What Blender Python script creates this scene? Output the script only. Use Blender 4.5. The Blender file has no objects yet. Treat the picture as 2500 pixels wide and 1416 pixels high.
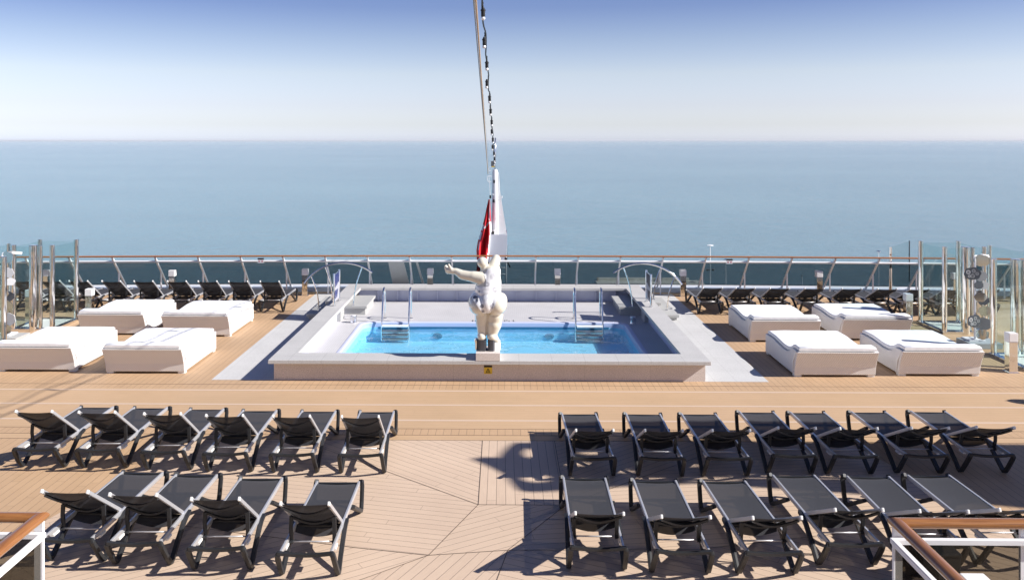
import bpy, bmesh, math, random
from mathutils import Vector, Matrix
from mathutils.bvhtree import BVHTree
random.seed(7)
PI = math.pi; R = math.radians
sc = bpy.context.scene
C = sc.collection

# ---------------------------------------------------------------- camera
F = 2100.0; CX = 1197.0; CY = 343.0; H = 4.55; YAW = 0.014
cam = bpy.data.objects.new('camera', bpy.data.cameras.new('camera'))
C.objects.link(cam); sc.camera = cam
cam.location = (0, 0, H); cam.rotation_euler = (R(90), 0, YAW)
cam.data.sensor_width = 36; cam.data.lens = F / 2500 * 36
cam.data.shift_x = (1250 - CX) / 2500; cam.data.shift_y = -(708 - CY) / 2500
cam.data.clip_start = 0.1; cam.data.clip_end = 200000

def G(px, py, z=0.0):
    """point of the plane z seen at photo pixel (px,py)"""
    t = F * (H - z) / (py - CY)
    u = (px - CX) / F * t
    return Vector((u * math.cos(YAW) - t * math.sin(YAW), u * math.sin(YAW) + t * math.cos(YAW), z))

# ---------------------------------------------------------------- sky, sun, exposure
SUN_EL, SUN_AZ = 35.0, -14.0          # azimuth from +X towards +Y
S = Vector((math.cos(R(SUN_EL)) * math.cos(R(SUN_AZ)), math.cos(R(SUN_EL)) * math.sin(R(SUN_AZ)), math.sin(R(SUN_EL))))
w = bpy.data.worlds.new('World'); sc.world = w; w.use_nodes = True
nt = w.node_tree; N = nt.nodes; L = nt.links
for n in list(N): N.remove(n)
out = N.new('ShaderNodeOutputWorld'); bg = N.new('ShaderNodeBackground'); sky = N.new('ShaderNodeTexSky')
sky.sky_type = 'NISHITA'; sky.sun_disc = False; sky.sun_elevation = R(SUN_EL); sky.sun_rotation = R(90 - SUN_AZ)
sky.air_density = 1.0; sky.dust_density = 0.6; sky.ozone_density = 2.0; sky.altitude = 0
geo = N.new('ShaderNodeTexCoord'); sx = N.new('ShaderNodeSeparateXYZ'); L.new(geo.outputs['Generated'], sx.inputs[0])
mr = N.new('ShaderNodeMapRange'); mr.inputs[1].default_value = 0.0; mr.inputs[2].default_value = 0.4
L.new(sx.outputs[2], mr.inputs[0])
rp = N.new('ShaderNodeValToRGB'); L.new(mr.outputs[0], rp.inputs[0])
SKYRAMP = [(0.0, (1.08, 1.20, 1.80)), (0.015, (1.05, 1.158, 1.715)), (0.045, (.93, .98, 1.36)), (0.10, (0.90, 0.87, 1.15)), (0.19, (0.94, 0.845, 0.965)), (0.287, (0.74, 0.685, 0.82)), (0.38, (0.52, 0.51, 0.71)), (.5, (.47, .48, .70)), (1.0, (0.31, 0.33, 0.49))]
cr = rp.color_ramp
while len(cr.elements) > 1: cr.elements.remove(cr.elements[-1])
cr.elements[0].position = SKYRAMP[0][0]; cr.elements[0].color = (*SKYRAMP[0][1], 1)
for p_, c_ in SKYRAMP[1:]:
    e = cr.elements.new(p_); e.color = (*c_, 1)
mx = N.new('ShaderNodeMix'); mx.data_type = 'RGBA'; mx.blend_type = 'MULTIPLY'; mx.inputs[0].default_value = 1
L.new(sky.outputs[0], mx.inputs[6]); L.new(rp.outputs[0], mx.inputs[7])
L.new(mx.outputs[2], bg.inputs[0]); bg.inputs[1].default_value = 0.11; L.new(bg.outputs[0], out.inputs[0])
sun = bpy.data.objects.new('sun', bpy.data.lights.new('sun', 'SUN')); C.objects.link(sun)
sun.data.energy = 5.0; sun.data.angle = R(0.53); sun.data.color = (1.0, 0.955, 0.89)
sun.rotation_euler = S.to_track_quat('Z', 'Y').to_euler(); sun.location = (40, 0, 40)
sc.view_settings.view_transform = 'Standard'; sc.view_settings.look = 'None'
sc.view_settings.gamma = 1.0; sc.view_settings.exposure = 0.6; sc.view_settings.use_curve_mapping = False
sc.cycles.use_denoising = True
sc.cycles.max_bounces = 10; sc.cycles.transparent_max_bounces = 32; sc.cycles.sample_clamp_indirect = 6

# ---------------------------------------------------------------- materials
def mat(name, col=(.5, .5, .5), rough=.5, metal=0.0, spec=.5, coat=0.0):
    m = bpy.data.materials.new(name); m.use_nodes = True
    b = m.node_tree.nodes['Principled BSDF']
    b.inputs['Base Color'].default_value = (*col, 1); b.inputs['Roughness'].default_value = rough
    b.inputs['Metallic'].default_value = metal; b.inputs['Specular IOR Level'].default_value = spec
    b.inputs['Coat Weight'].default_value = coat
    return m
class NT:
    def __init__(s, m): s.t = m.node_tree; s.n = s.t.nodes; s.l = s.t.links; s.b = s.n.get('Principled BSDF')
    def new(s, typ, ins=None, **kw):
        n = s.n.new(typ)
        for k, v in kw.items(): setattr(n, k, v)
        for k, v in (ins or {}).items():
            if hasattr(v, 'is_output') or isinstance(v, bpy.types.NodeSocket): s.l.new(v, n.inputs[k])
            else: n.inputs[k].default_value = v
        return n
    def math(s, op, a, b=0.0, c=None):
        d = {0: a, 1: b}
        if c is not None: d[2] = c
        return s.new('ShaderNodeMath', d, operation=op).outputs[0]
    def mix(s, f, a, b, bt='MIX'):
        n = s.new('ShaderNodeMix', data_type='RGBA', blend_type=bt)
        for k, v in ((0, f), (6, a), (7, b)):
            if isinstance(v, bpy.types.NodeSocket): s.l.new(v, n.inputs[k])
            elif k == 0: n.inputs[0].default_value = v
            else: n.inputs[k].default_value = (*v, 1)
        return n.outputs[2]
    def noise(s, scale, co=None, detail=4, rough=.6):
        n = s.new('ShaderNodeTexNoise', {'Scale': scale, 'Detail': detail, 'Roughness': rough})
        if co is not None: s.l.new(co, n.inputs['Vector'])
        return n.outputs['Fac']
    def rng(s, v, a, b, c, d): return s.new('ShaderNodeMapRange', {0: v, 1: a, 2: b, 3: c, 4: d}).outputs[0]
    def obj(s): return s.new('ShaderNodeTexCoord').outputs['Object']
    def col(s, v): s.l.new(v, s.b.inputs['Base Color'])
    def bump(s, h, st=.3, dist=.01):
        n = s.new('ShaderNodeBump', {'Strength': st, 'Distance': dist, 'Height': h}); s.l.new(n.outputs[0], s.b.inputs['Normal']); return n

def teak(name, c1, c2, seam, wid=.12, jl=2.6, seamw=.0075, strength=1.0):
    m = mat(name, c1, .62, spec=.25); t = NT(m)
    uv = t.new('ShaderNodeUVMap').outputs[0]
    s = t.new('ShaderNodeSeparateXYZ', {0: uv})
    u = t.math('DIVIDE', s.outputs[0], wid); fl = t.math('FLOOR', u); fr = t.math('FRACT', u)
    rnd = t.new('ShaderNodeTexWhiteNoise', {'W': fl}, noise_dimensions='1D').outputs[0]
    v = t.math('FRACT', t.math('ADD', t.math('DIVIDE', s.outputs[1], jl), rnd))
    vid = t.math('FLOOR', t.math('ADD', t.math('DIVIDE', s.outputs[1], jl), rnd))
    rnd2 = t.new('ShaderNodeTexWhiteNoise', {'Vector': t.new('ShaderNodeCombineXYZ', {0: fl, 1: vid}).outputs[0]}, noise_dimensions='2D').outputs[0]
    sm = t.math('LESS_THAN', fr, seamw / wid)
    jm = t.math('MULTIPLY', t.math('LESS_THAN', v, .005 / jl), .8)
    mask = t.math('MAXIMUM', sm, jm)
    co = t.obj()
    blotch = t.rng(t.noise(.55, co, 5), .3, .7, 0, 1)
    grain = t.noise(1.0, t.new('ShaderNodeVectorMath', {0: uv, 1: (60, 3, 1)}, operation='MULTIPLY').outputs[0], 4)
    base = t.mix(t.rng(rnd2, 0, 1, 0, 1), c1, c2)
    base = t.mix(.5, base, t.mix(blotch, tuple(x * .9 for x in c1), tuple(min(1, x * 1.08) for x in c2)))
    base = t.mix(t.rng(grain, .35, .65, 0.0, .22), base, tuple(x * .72 for x in c1))
    st = t.rng(t.noise(5, co, 6, .7), .60, .78, 0, .25)
    base = t.mix(st, base, tuple(x * .7 for x in c1))
    t.col(t.mix(t.math('MULTIPLY', mask, strength), base, seam))
    t.bump(t.math('SUBTRACT', t.math('MULTIPLY', grain, .15), mask), .5, .004)
    return m
M_TEAK = teak('teak_planks', (.48, .32, .195), (.54, .365, .225), (.22, .15, .10), seamw=.006)
M_LANE = teak('teak_lane', (.52, .355, .215), (.545, .37, .23), (.34, .23, .14), .12, 3.0, .006, .5)
M_PINK = teak('weathered_teak', (.57, .43, .325), (.62, .475, .36), (.22, .165, .135), seamw=.0065)

def stone(name, c, var=.12, sc_=60, joint=None, rough=.6, jc=.6):
    m = mat(name, c, rough, spec=.35); t = NT(m); co = t.obj()
    f = t.rng(t.noise(sc_, co, 3, .8), .35, .65, 1 - var, 1 + var)
    g = t.rng(t.noise(1.3, co, 4), .3, .7, .94, 1.04)
    k = t.math('MULTIPLY', f, g)
    if joint:
        s = t.new('ShaderNodeSeparateXYZ', {0: co})
        jm = None
        for ax, d in joint:
            q = t.math('LESS_THAN', t.math('FRACT', t.math('DIVIDE', t.math('ADD', s.outputs[ax], 100.13), d)), .009 / d)
            jm = q if jm is None else t.math('MAXIMUM', jm, q)
        k = t.math('MULTIPLY', k, t.math('SUBTRACT', 1.0, t.math('MULTIPLY', jm, 1 - jc)))
    cc = t.new('ShaderNodeCombineXYZ', {0: t.math('MULTIPLY', k, c[0]), 1: t.math('MULTIPLY', k, c[1]), 2: t.math('MULTIPLY', k, c[2])}).outputs[0]
    t.col(cc); t.bump(f, .15, .003)
    return m
M_GRAN = stone('light_granite', (.50, .49, .48), .13, 55, [(0, .62), (1, .62)], jc=.78)
M_WALL = stone('brown_granite', (.64, .575, .54), .22, 60, [(0, 1.24)], jc=.86)
M_PATH = stone('pale_marble', (.56, .555, .55), .10, 40, [(0, .41), (1, .62)], jc=.84)
M_STEP = stone('step_granite', (.43, .43, .42), .16, 60)
M_MOS = stone('pool_mosaic', (.56, .55, .56), .05, 30, [(0, .05), (1, .05)], jc=.86)
M_WHITEP = mat('white_paint', (.80, .80, .82), .35)
M_INNER = mat('pool_wall_paint', (.52, .55, .70), .5)
M_SILL = mat('deck_edge_paint', (.50, .54, .60), .45)
M_WHITE2 = mat('white_satin', (.82, .82, .83), .45)
M_POOLBLUE = mat('pool_lining', (.27, .62, .83), .4)
t = NT(M_POOLBLUE); co = t.obj(); s_ = t.new('ShaderNodeSeparateXYZ', {0: co})
q = None
for ax in (0, 1, 2):
    k = t.math('LESS_THAN', t.math('FRACT', t.math('DIVIDE', t.math('ADD', s_.outputs[ax], 50.01), .25)), .05); q = k if q is None else t.math('MAXIMUM', q, k)
t.col(t.mix(t.math('MULTIPLY', q, .12), (.27, .62, .83), (.16, .48, .72)))
M_CHROME = mat('polished_steel', (.80, .79, .77), .07, 1.0)
t = NT(M_CHROME); t.bump(t.noise(1.0, t.new('ShaderNodeVectorMath', {0: t.obj(), 1: (24, 24, 2.2)}, operation='MULTIPLY').outputs[0], 2, .5), .35, .012)
M_STEEL = mat('brushed_steel', (.72, .72, .74), .22, 1.0)
M_ALU = mat('aluminium_rail', (.60, .60, .62), .36, .5)
M_CAP = mat('white_plastic_cap', (.80, .80, .78), .4)
M_DARK = mat('charcoal_plastic', (.024, .025, .028), .48, spec=.4)
t = NT(M_DARK); t.bump(t.noise(90, t.obj(), 3), .08, .002)
M_GREY = mat('grey_stone', (.33, .37, .40), .6)
M_BLACK = mat('black_rubber', (.012, .012, .013), .5)
M_BULB = mat('milky_bulb', (.85, .84, .84), .2)

def fabric(name, col, through):
    m = mat(name, col, .75, spec=.3); t = NT(m); co = t.obj()
    n1 = t.noise(140, co, 2, .8)
    t.col(t.mix(t.rng(n1, .35, .65, 0, 1), tuple(x * .8 for x in col), tuple(x * 1.2 for x in col)))
    t.b.inputs['Sheen Weight'].default_value = .05
    tr = t.new('ShaderNodeBsdfTransparent'); mxs = t.new('ShaderNodeMixShader', {0: through})
    t.l.new(t.b.outputs[0], mxs.inputs[1]); t.l.new(tr.outputs[0], mxs.inputs[2])
    t.l.new(mxs.outputs[0], t.n['Material Output'].inputs[0])
    t.bump(n1, .3, .002)
    return m
M_SLING = fabric('black_sling_mesh', (.031, .032, .039), .03)

def wood(name, c1, c2):
    m = mat(name, c1, .28, spec=.5, coat=.6); t = NT(m)
    co = t.new('ShaderNodeVectorMath', {0: t.obj(), 1: (1, 1, 1)}, operation='MULTIPLY').outputs[0]
    uv = t.new('ShaderNodeUVMap').outputs[0]
    g = t.noise(1.0, t.new('ShaderNodeVectorMath', {0: uv, 1: (3, 46, 1)}, operation='MULTIPLY').outputs[0], 5, .65)
    t.col(t.mix(t.rng(g, .35, .65, 0, 1), c1, c2)); t.bump(g, .05, .002)
    return m
M_RAILWOOD = wood('varnished_teak', (.19, .07, .02), (.38, .165, .05))
M_RAILFAR = mat('varnished_handrail', (.36, .14, .05), .4)

def glass(name, tint, refl=.9, base=.04):
    m = bpy.data.materials.new(name); m.use_nodes = True; t = NT(m)
    for n in list(t.n):
        if n.type != 'OUTPUT_MATERIAL': t.n.remove(n)
    tr = t.new('ShaderNodeBsdfTransparent', {0: (*tint, 1)}); gl = t.new('ShaderNodeBsdfGlossy', {'Roughness': .01})
    lw = t.new('ShaderNodeLayerWeight', {'Blend': .5})
    fr = t.math('MULTIPLY_ADD', t.math('POWER', lw.outputs['Facing'], 5.0), .96, .04)
    mx_ = t.new('ShaderNodeMixShader', {0: t.math('MULTIPLY', fr, refl), 1: tr.outputs[0], 2: gl.outputs[0]})
    t.l.new(mx_.outputs[0], t.n['Material Output'].inputs[0])
    return m
M_SMOKE = glass('smoked_glass', (.42, .46, .475), .55)
M_CLEAR = glass('clear_glass', (.92, .968, .965), .8)
M_BROWNGL = glass('tinted_glass', (.54, .53, .50), .45)
M_PALEGL = glass('pale_edge_glass', (.93, .97, .97), .5)

# wicker
M_WICK = mat('white_wicker', (.62, .585, .56), .6)
t = NT(M_WICK); co = t.obj(); s_ = t.new('ShaderNodeSeparateXYZ', {0: co})
xy = t.math('ADD', s_.outputs[0], s_.outputs[1])
a_ = t.math('SINE', t.math('MULTIPLY', xy, 2 * PI / .034)); b_ = t.math('SINE', t.math('MULTIPLY', s_.outputs[2], 2 * PI / .03))
wv = t.math('MULTIPLY', a_, b_)
t.col(t.mix(t.rng(wv, -1, .4, .0, 1), (.66, .62, .60), (.88, .865, .85)))
t.bump(wv, .7, .006)
M_MATT = mat('white_canvas', (.84, .84, .85), .8, spec=.2)
t = NT(M_MATT); t.bump(t.noise(7, t.obj(), 4), .25, .03)
M_STRAP = mat('white_strap', (.8, .79, .78), .6)

# pool water
M_WATER = bpy.data.materials.new('pool_water'); M_WATER.use_nodes = True
t = NT(M_WATER); t.n.remove(t.b)
rf1 = t.new('ShaderNodeBsdfTransparent', {'Color': (.90, .985, 1.0, 1)})
rf2 = t.new('ShaderNodeBsdfRefraction', {'Color': (.90, .985, 1.0, 1), 'Roughness': 0.0, 'IOR': 1.12})
rf = t.new('ShaderNodeMixShader', {0: .10, 1: rf1.outputs[0], 2: rf2.outputs[0]})
gl_ = t.new('ShaderNodeBsdfGlossy', {'Roughness': .02})
fr_ = t.math('MULTIPLY_ADD', t.math('POWER', t.new('ShaderNodeLayerWeight', {'Blend': .5}).outputs['Facing'], 5.0), .8, .02)
ms = t.new('ShaderNodeMixShader', {0: fr_, 1: rf.outputs[0], 2: gl_.outputs[0]})
t.l.new(ms.outputs[0], t.n['Material Output'].inputs[0])

# sea (roughness and tint vary in broad wind patches)
M_SEA = mat('sea_water', (.03, .16, .22), .12, spec=.5)
t = NT(M_SEA); co = t.obj()
t.b.inputs['IOR'].default_value = 1.33
big = t.noise(.0016, t.new('ShaderNodeVectorMath', {0: co, 1: (1, 2.4, 1)}, operation='MULTIPLY').outputs[0], 5, .6)
med = t.noise(.02, t.new('ShaderNodeVectorMath', {0: co, 1: (1, 2.0, 1)}, operation='MULTIPLY').outputs[0], 5, .6)
t.col(t.mix(t.rng(big, .35, .65, 0, 1), (.14, .275, .355), (.185, .335, .41)))
w1 = t.noise(.35, t.new('ShaderNodeVectorMath', {0: co, 1: (.9, 1, 1)}, operation='MULTIPLY').outputs[0], 8, .75)
w2 = t.noise(.06, t.new('ShaderNodeVectorMath', {0: co, 1: (.7, 1.3, 1)}, operation='MULTIPLY').outputs[0], 4, .6)
h_ = t.math('ADD', t.math('MULTIPLY', w1, 1.0), t.math('ADD', t.math('MULTIPLY', w2, 1.3), t.math('MULTIPLY', med, .5)))
t.bump(h_, .8, 1.0)

# ---------------------------------------------------------------- mesh helpers
class MB:
    def __init__(s): s.bm = bmesh.new(); s.uv = s.bm.loops.layers.uv.new('UVMap'); s.slot = 0; s.smooth = False
    def _fin(s, faces, smooth=None):
        for f in faces:
            f.material_index = s.slot; f.smooth = s.smooth if smooth is None else smooth
    def quad(s, pts, smooth=None):
        vs = [s.bm.verts.new(p) for p in pts]; f = s.bm.faces.new(vs); s._fin([f], smooth); return f
    def box(s, c, d, M=None, bev=0.0):
        r = bmesh.ops.create_cube(s.bm, size=1.0)
        vs = r['verts']
        for v in vs:
            v.co = Vector((v.co.x * d[0], v.co.y * d[1], v.co.z * d[2]))
        fs = set(f for v in vs for f in v.link_faces)
        if bev > 0:
            es = set(e for v in vs for e in v.link_edges)
            rr = bmesh.ops.bevel(s.bm, geom=list(es), offset=bev, segments=2, affect='EDGES', profile=.5)
            vs = list(set(v for f in rr['faces'] for v in f.verts) | set(v for v in vs if v.is_valid))
            fs = set(f for v in vs for f in v.link_faces)
        for v in vs:
            co = v.co
            if M is not None: co = M @ co
            v.co = co + Vector(c)
        s._fin(fs); return s
    def bx(s, x0, x1, y0, y1, z0, z1, bev=0.0):
        return s.box(((x0 + x1) / 2, (y0 + y1) / 2, (z0 + z1) / 2), (abs(x1 - x0), abs(y1 - y0), abs(z1 - z0)), None, bev)
    def beam(s, p0, p1, wd, ht, up=(0, 0, 1), bev=0.0):
        p0 = Vector(p0); p1 = Vector(p1); d = p1 - p0; ln = d.length; y = d.normalized()
        x = y.cross(Vector(up)).normalized(); z = x.cross(y)
        M = Matrix((x, y, z)).transposed()
        return s.box((p0 + p1) / 2, (wd, ln, ht), M, bev)
    def path(s, pts, prof, closed_prof=True, caps=True, smooth=True, up=Vector((0, 0, 1)), uvs=False):
        """sweep profile [(a,b)] (a sideways, b up) along pts"""
        pts = [Vector(p) for p in pts]; rings = []; n = len(pts); dist = 0
        px = None
        for i, p in enumerate(pts):
            d = (pts[min(i + 1, n - 1)] - pts[max(i - 1, 0)]).normalized()
            x = d.cross(up)
            if x.length < 1e-3: x = px if px is not None else d.cross(Vector((0, 1, 0)))
            x.normalize()
            if px is not None and x.dot(px) < 0: x = -x
            px = x; z = x.cross(d)
            k = 1.0
            if 0 < i < n - 1:
                a = (pts[i] - pts[i - 1]).normalized().dot((pts[i + 1] - pts[i]).normalized())
                k = 1 / max(.5, math.sqrt(max(0, (1 + a) / 2)))
            bend_x = 1.0
            rings.append([s.bm.verts.new(p + x * (a_ * 1) + z * (b_ * 1)) for a_, b_ in prof])
        m = len(prof); fs = []; acc = 0
        for i in range(n - 1):
            ln = (pts[i + 1] - pts[i]).length
            for j in range(m):
                j2 = (j + 1) % m
                f = s.bm.faces.new((rings[i][j], rings[i][j2], rings[i + 1][j2], rings[i + 1][j])); fs.append(f)
                if uvs:
                    for lp, (uu, vv) in zip(f.loops, ((acc, j / m), (acc, (j + 1) / m), (acc + ln, (j + 1) / m), (acc + ln, j / m))): lp[s.uv].uv = (uu, vv)
            acc += ln
        s._fin(fs, smooth)
        if caps:
            s._fin([s.bm.faces.new(rings[0][::-1]), s.bm.faces.new(rings[-1])], False)
        return s
    def tube(s, pts, r, seg=10, caps=True, up=Vector((0, 0, 1))):
        rr = r if isinstance(r, (tuple, list)) else (r, r)
        return s.path(pts, [(rr[0] * math.cos(2 * PI * k / seg), rr[1] * math.sin(2 * PI * k / seg)) for k in range(seg)], caps=caps, smooth=True, up=up)
    def lathe(s, c, prof, seg=16, axis='z'):
        rings = []
        for r, z in prof:
            rings.append([s.bm.verts.new(Vector(c) + Vector((r * math.cos(2 * PI * k / seg), r * math.sin(2 * PI * k / seg), z))) for k in range(seg)])
        fs = []
        for a, b in zip(rings, rings[1:]):
            for k in range(seg):
                fs.append(s.bm.faces.new((a[k], a[(k + 1) % seg], b[(k + 1) % seg], b[k])))
        s._fin(fs, True)
        s._fin([s.bm.faces.new(rings[0][::-1]), s.bm.faces.new(rings[-1])], False); return s
    def prism(s, poly, z0, z1, M=None):
        """extrude xy polygon between z0,z1, optional matrix"""
        def T(p): p = Vector(p); return (M @ p) if M is not None else p
        a = [s.bm.verts.new(T((x, y, z0))) for x, y in poly]; b = [s.bm.verts.new(T((x, y, z1))) for x, y in poly]
        fs = [s.bm.faces.new(a[::-1]), s.bm.faces.new(b)]
        n = len(poly)
        for i in range(n): fs.append(s.bm.faces.new((a[i], a[(i + 1) % n], b[(i + 1) % n], b[i])))
        s._fin(fs); return s
    def planks(s, poly, ang, z=0.0):
        f = s.quad([(x, y, z) for x, y in poly], False)
        c, n = math.cos(ang), math.sin(ang)      # along direction
        for lp in f.loops:
            x, y = lp.vert.co.x, lp.vert.co.y
            lp[s.uv].uv = (x * n - y * c + 50, x * c + y * n + 50)
        return s
    def build(s, name, mats, parent=None, loc=None, rec=True):
        if rec: bmesh.ops.recalc_face_normals(s.bm, faces=s.bm.faces)
        for e in s.bm.edges:
            if len(e.link_faces) == 2 and e.link_faces[0].normal.dot(e.link_faces[1].normal) < .75: e.smooth = False
        me = bpy.data.meshes.new(name); s.bm.to_mesh(me); s.bm.free()
        for m in (mats if isinstance(mats, (list, tuple)) else [mats]): me.materials.append(m)
        o = bpy.data.objects.new(name, me); C.objects.link(o)
        if parent: o.parent = parent
        if loc: o.location = loc
        return o
def tag(o, label=None, cat=None, group=None, kind=None):
    if label: o['label'] = label
    if cat: o['category'] = cat
    if group: o['group'] = group
    if kind: o['kind'] = kind
    return o
def thing(name, label, cat, loc=(0, 0, 0), rz=0, group=None):
    o = bpy.data.objects.new(name, None); C.objects.link(o); o.location = loc; o.rotation_euler = (0, 0, rz)
    o.empty_display_size = .2
    return tag(o, label, cat, group)
def struct(o): return tag(o, kind='structure')
def dup(root, loc, rz=0, label=None, group=None):
    r = root.copy(); C.objects.link(r); r.location = loc; r.rotation_euler = (0, 0, rz)
    if label: r['label'] = label
    if group: r['group'] = group
    for ch in list(root.children):
        c = ch.copy(); C.objects.link(c); c.parent = r
        for g in list(ch.children):
            d = g.copy(); C.objects.link(d); d.parent = c
    return r
def wp(o, pts):   # make child coords relative: parent at loc without rotation
    return [Vector(p) - o.location for p in pts]

# ================================================================ SETTING
SEA_Z = -22.0; HAZE = 2.5e-5
m = MB(); m.quad([(-90000, -20000, SEA_Z), (90000, -20000, SEA_Z), (90000, 120000, SEA_Z), (-90000, 120000, SEA_Z)])
struct(m.build('sea', M_SEA))

# deck ----------------------------------------------------------
A = (-.30, 10.75); D = (.79, 10.75); Cc = (.06, 9.56); B = (-.81, 9.43)
TP = 13.05; XL, XR = -18, 18
m = MB()
m.slot = 0
PX0, PX1, PY0, PY1 = -4.2, 3.7, 16.35, 24.5      # hole under the pool structure
def curveY(x): return 25.85 - .5 * (x / 15) ** 2
for (x0, x1) in ((XL, PX0), (PX1, XR)):
    m.planks([(x0, 16.0), (x1, 16.0), (x1, 26.4), (x0, 26.4)], PI / 2)
m.planks([(PX0, 16.0), (PX1, 16.0), (PX1, PY0), (PX0, PY0)], PI / 2)
m.planks([(PX0, PY1), (PX1, PY1), (PX1, 26.4), (PX0, 26.4)], PI / 2)
m.planks([(XL, 15.72), (XR, 15.72), (XR, 16.0), (XL, 16.0)], PI / 2)          # short planks read from border lines below
m.planks([(XL, 13.27), (XR, 13.27), (XR, 13.57), (XL, 13.57)], PI / 2)
# outer teak of the foreground
LP = [(-4.7, TP), (-5.4, 10.5), (-6.3, 7.0), (-7.6, 2.0)]; RP = [(5.2, TP), (5.9, 10.5), (6.8, 7.0), (8.1, 2.0)]
for i in range(3):
    m.planks([(XL, LP[i][1]), (XL, LP[i + 1][1]), LP[i + 1], LP[i]], PI / 2)
    m.planks([RP[i], RP[i + 1], (XR, RP[i + 1][1]), (XR, RP[i][1])], PI / 2)
m.slot = 1
m.planks([(XL, 13.57), (XR, 13.57), (XR, 15.72), (XL, 15.72)], 0)
m.planks([(XL, TP), (XR, TP), (XR, 13.27), (XL, 13.27)], 0)
m.slot = 2
a = R
m.planks([(-.30, 10.75), (.79, 10.75), (.79, TP), (-.30, TP)], PI / 2)
m.planks([A, (-.30, TP), (-3.1, TP)], a(-39))                       # left of the strip
m.planks([A, (-3.1, TP), LP[0], LP[1], (-1.66, 9.6), B], a(-12))
m.planks([B, (-1.66, 9.6), LP[1], LP[2], (-3.8, 7.0)], a(33))
m.planks([B, (-3.8, 7.0), (-.4, 7.0), Cc], a(64))
m.planks([A, B, Cc, D], a(31))
m.planks([D, (3.6, TP), (.79, TP)], a(39))
m.planks([D, Cc, (2.15, 9.6), RP[1], RP[0], (3.6, TP)], a(8))
m.planks([Cc, (-.4, 7.0), (4.3, 7.0), (2.15, 9.6)], a(-24))
m.planks([(2.15, 9.6), (4.3, 7.0), RP[2], RP[1]], a(-33))
m.planks([LP[2], LP[3], RP[3], RP[2], (4.3, 7.0), (-.4, 7.0), (-3.8, 7.0)], 0)
bm = m.bm
o = m.build('deck', [M_TEAK, M_LANE, M_PINK], rec=False)
for p in o.data.polygons:
    if p.normal.z < 0: p.flip()
struct(o)
# thin seams between the plank fields, as inlaid battens
M_BATTEN = mat('batten_seam', (.11, .08, .06), .7)
m = MB()
def seam(p, q, wd=.008):
    p = Vector((*p, .004)); q = Vector((*q, .004)); n = (q - p).normalized().cross(Vector((0, 0, 1))) * wd / 2
    m.quad([p - n, q - n, q + n, p + n])
for p, q in ((A, (-.30, TP)), (A, D), (A, B), (B, Cc), (Cc, D), (A, (-3.1, TP)), (B, (-1.66, 9.6)), ((-1.66, 9.6), LP[1]), (B, (-3.8, 7.0)), (Cc, (-.4, 7.0)), (D, (.79, TP)), (D, (3.6, TP)), (Cc, (2.15, 9.6)), ((2.15, 9.6), RP[1])):
    seam(p, q)
struct(m.build('deck_seams', M_BATTEN))
m = MB()
M_STRIPE = mat('pale_stripe', (.60, .46, .35), .6)
for y in (15.61, 14.78, 13.97): m.bx(XL, XR, y - .032, y + .032, -.01, .004)
for y in (16.0, 15.72, 13.57, 13.27): pass
struct(m.build('lane_stripes', M_STRIPE))
m = MB()
for y in (15.985, 13.565, 13.275, 13.05): m.bx(XL, XR, y - .003, y + .003, -.01, .0035)
struct(m.build('border_seams', M_BATTEN))

# pale marble path round the pool
m = MB(); z0, z1 = -.02, .006
m.bx(-5.53, -4.3, 16.28, 25.5, z0, z1); m.bx(3.8, 5.02, 16.28, 25.5, z0, z1); m.bx(-4.3, 3.8, 24.5, 25.5, z0, z1)
struct(m.build('path', M_PATH))

# deck edge / waterway sill, hull beneath
m = MB()
xs = [-18 + 1.2 * i for i in range(31)]
for prof, mi in (([(0, 0), (0, .13), (.5, .13), (.5, -4), (.45, -4), (.45, -.02), (0.0, -.02)], 0),):
    m.path([(x, curveY(x), 0) for x in xs], [(-a_, b_) for a_, b_ in prof], smooth=False)
struct(m.build('deck_edge', M_SILL))
m = MB()
m.path([(x, curveY(x) + .47, .13) for x in xs], [(-.04, 0), (.04, 0), (.04, .03), (-.04, .03)], smooth=False)
struct(m.build('deck_edge_lip', M_WHITEP))

# ================================================================ STERN RAILING
ZT = 1.18
def ytop(x): return 25.0 - .5 * (x / 15) ** 2 + (.25 if False else 0)
def ybot(x): return ytop(x) + 1.0
def slope(x, t): return Vector((x, ytop(x) + 1.0 * t, ZT - 1.05 * t))
rail = thing('stern_railing', 'long white railing with smoked glass and wooden handrail along the far deck edge', 'railing', (0, 25, 0))
def RB(mb, name, mt): return mb.build(name, mt, rail, loc=(0, -25, 0))
kxs = [-.25 + 1.227 * k for k in range(-13, 14)]
sp = [-.25 + 1.227 * k * .5 for k in range(-28, 29)]
m = MB(); m.path([(x, ytop(x) - .0, ZT + .01) for x in sp], [(.035 * math.cos(q), .025 * math.sin(q)) for q in [2 * PI * k / 8 for k in range(8)]]); RB(m, 'handrail', M_RAILFAR)
m = MB(); m.path([slope(x, .15) + Vector((0, -.02, 0)) for x in sp], [(.032 * math.cos(q), .032 * math.sin(q)) for q in [2 * PI * k / 10 for k in range(10)]]); RB(m, 'mid_rail', M_WHITEP)
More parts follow.
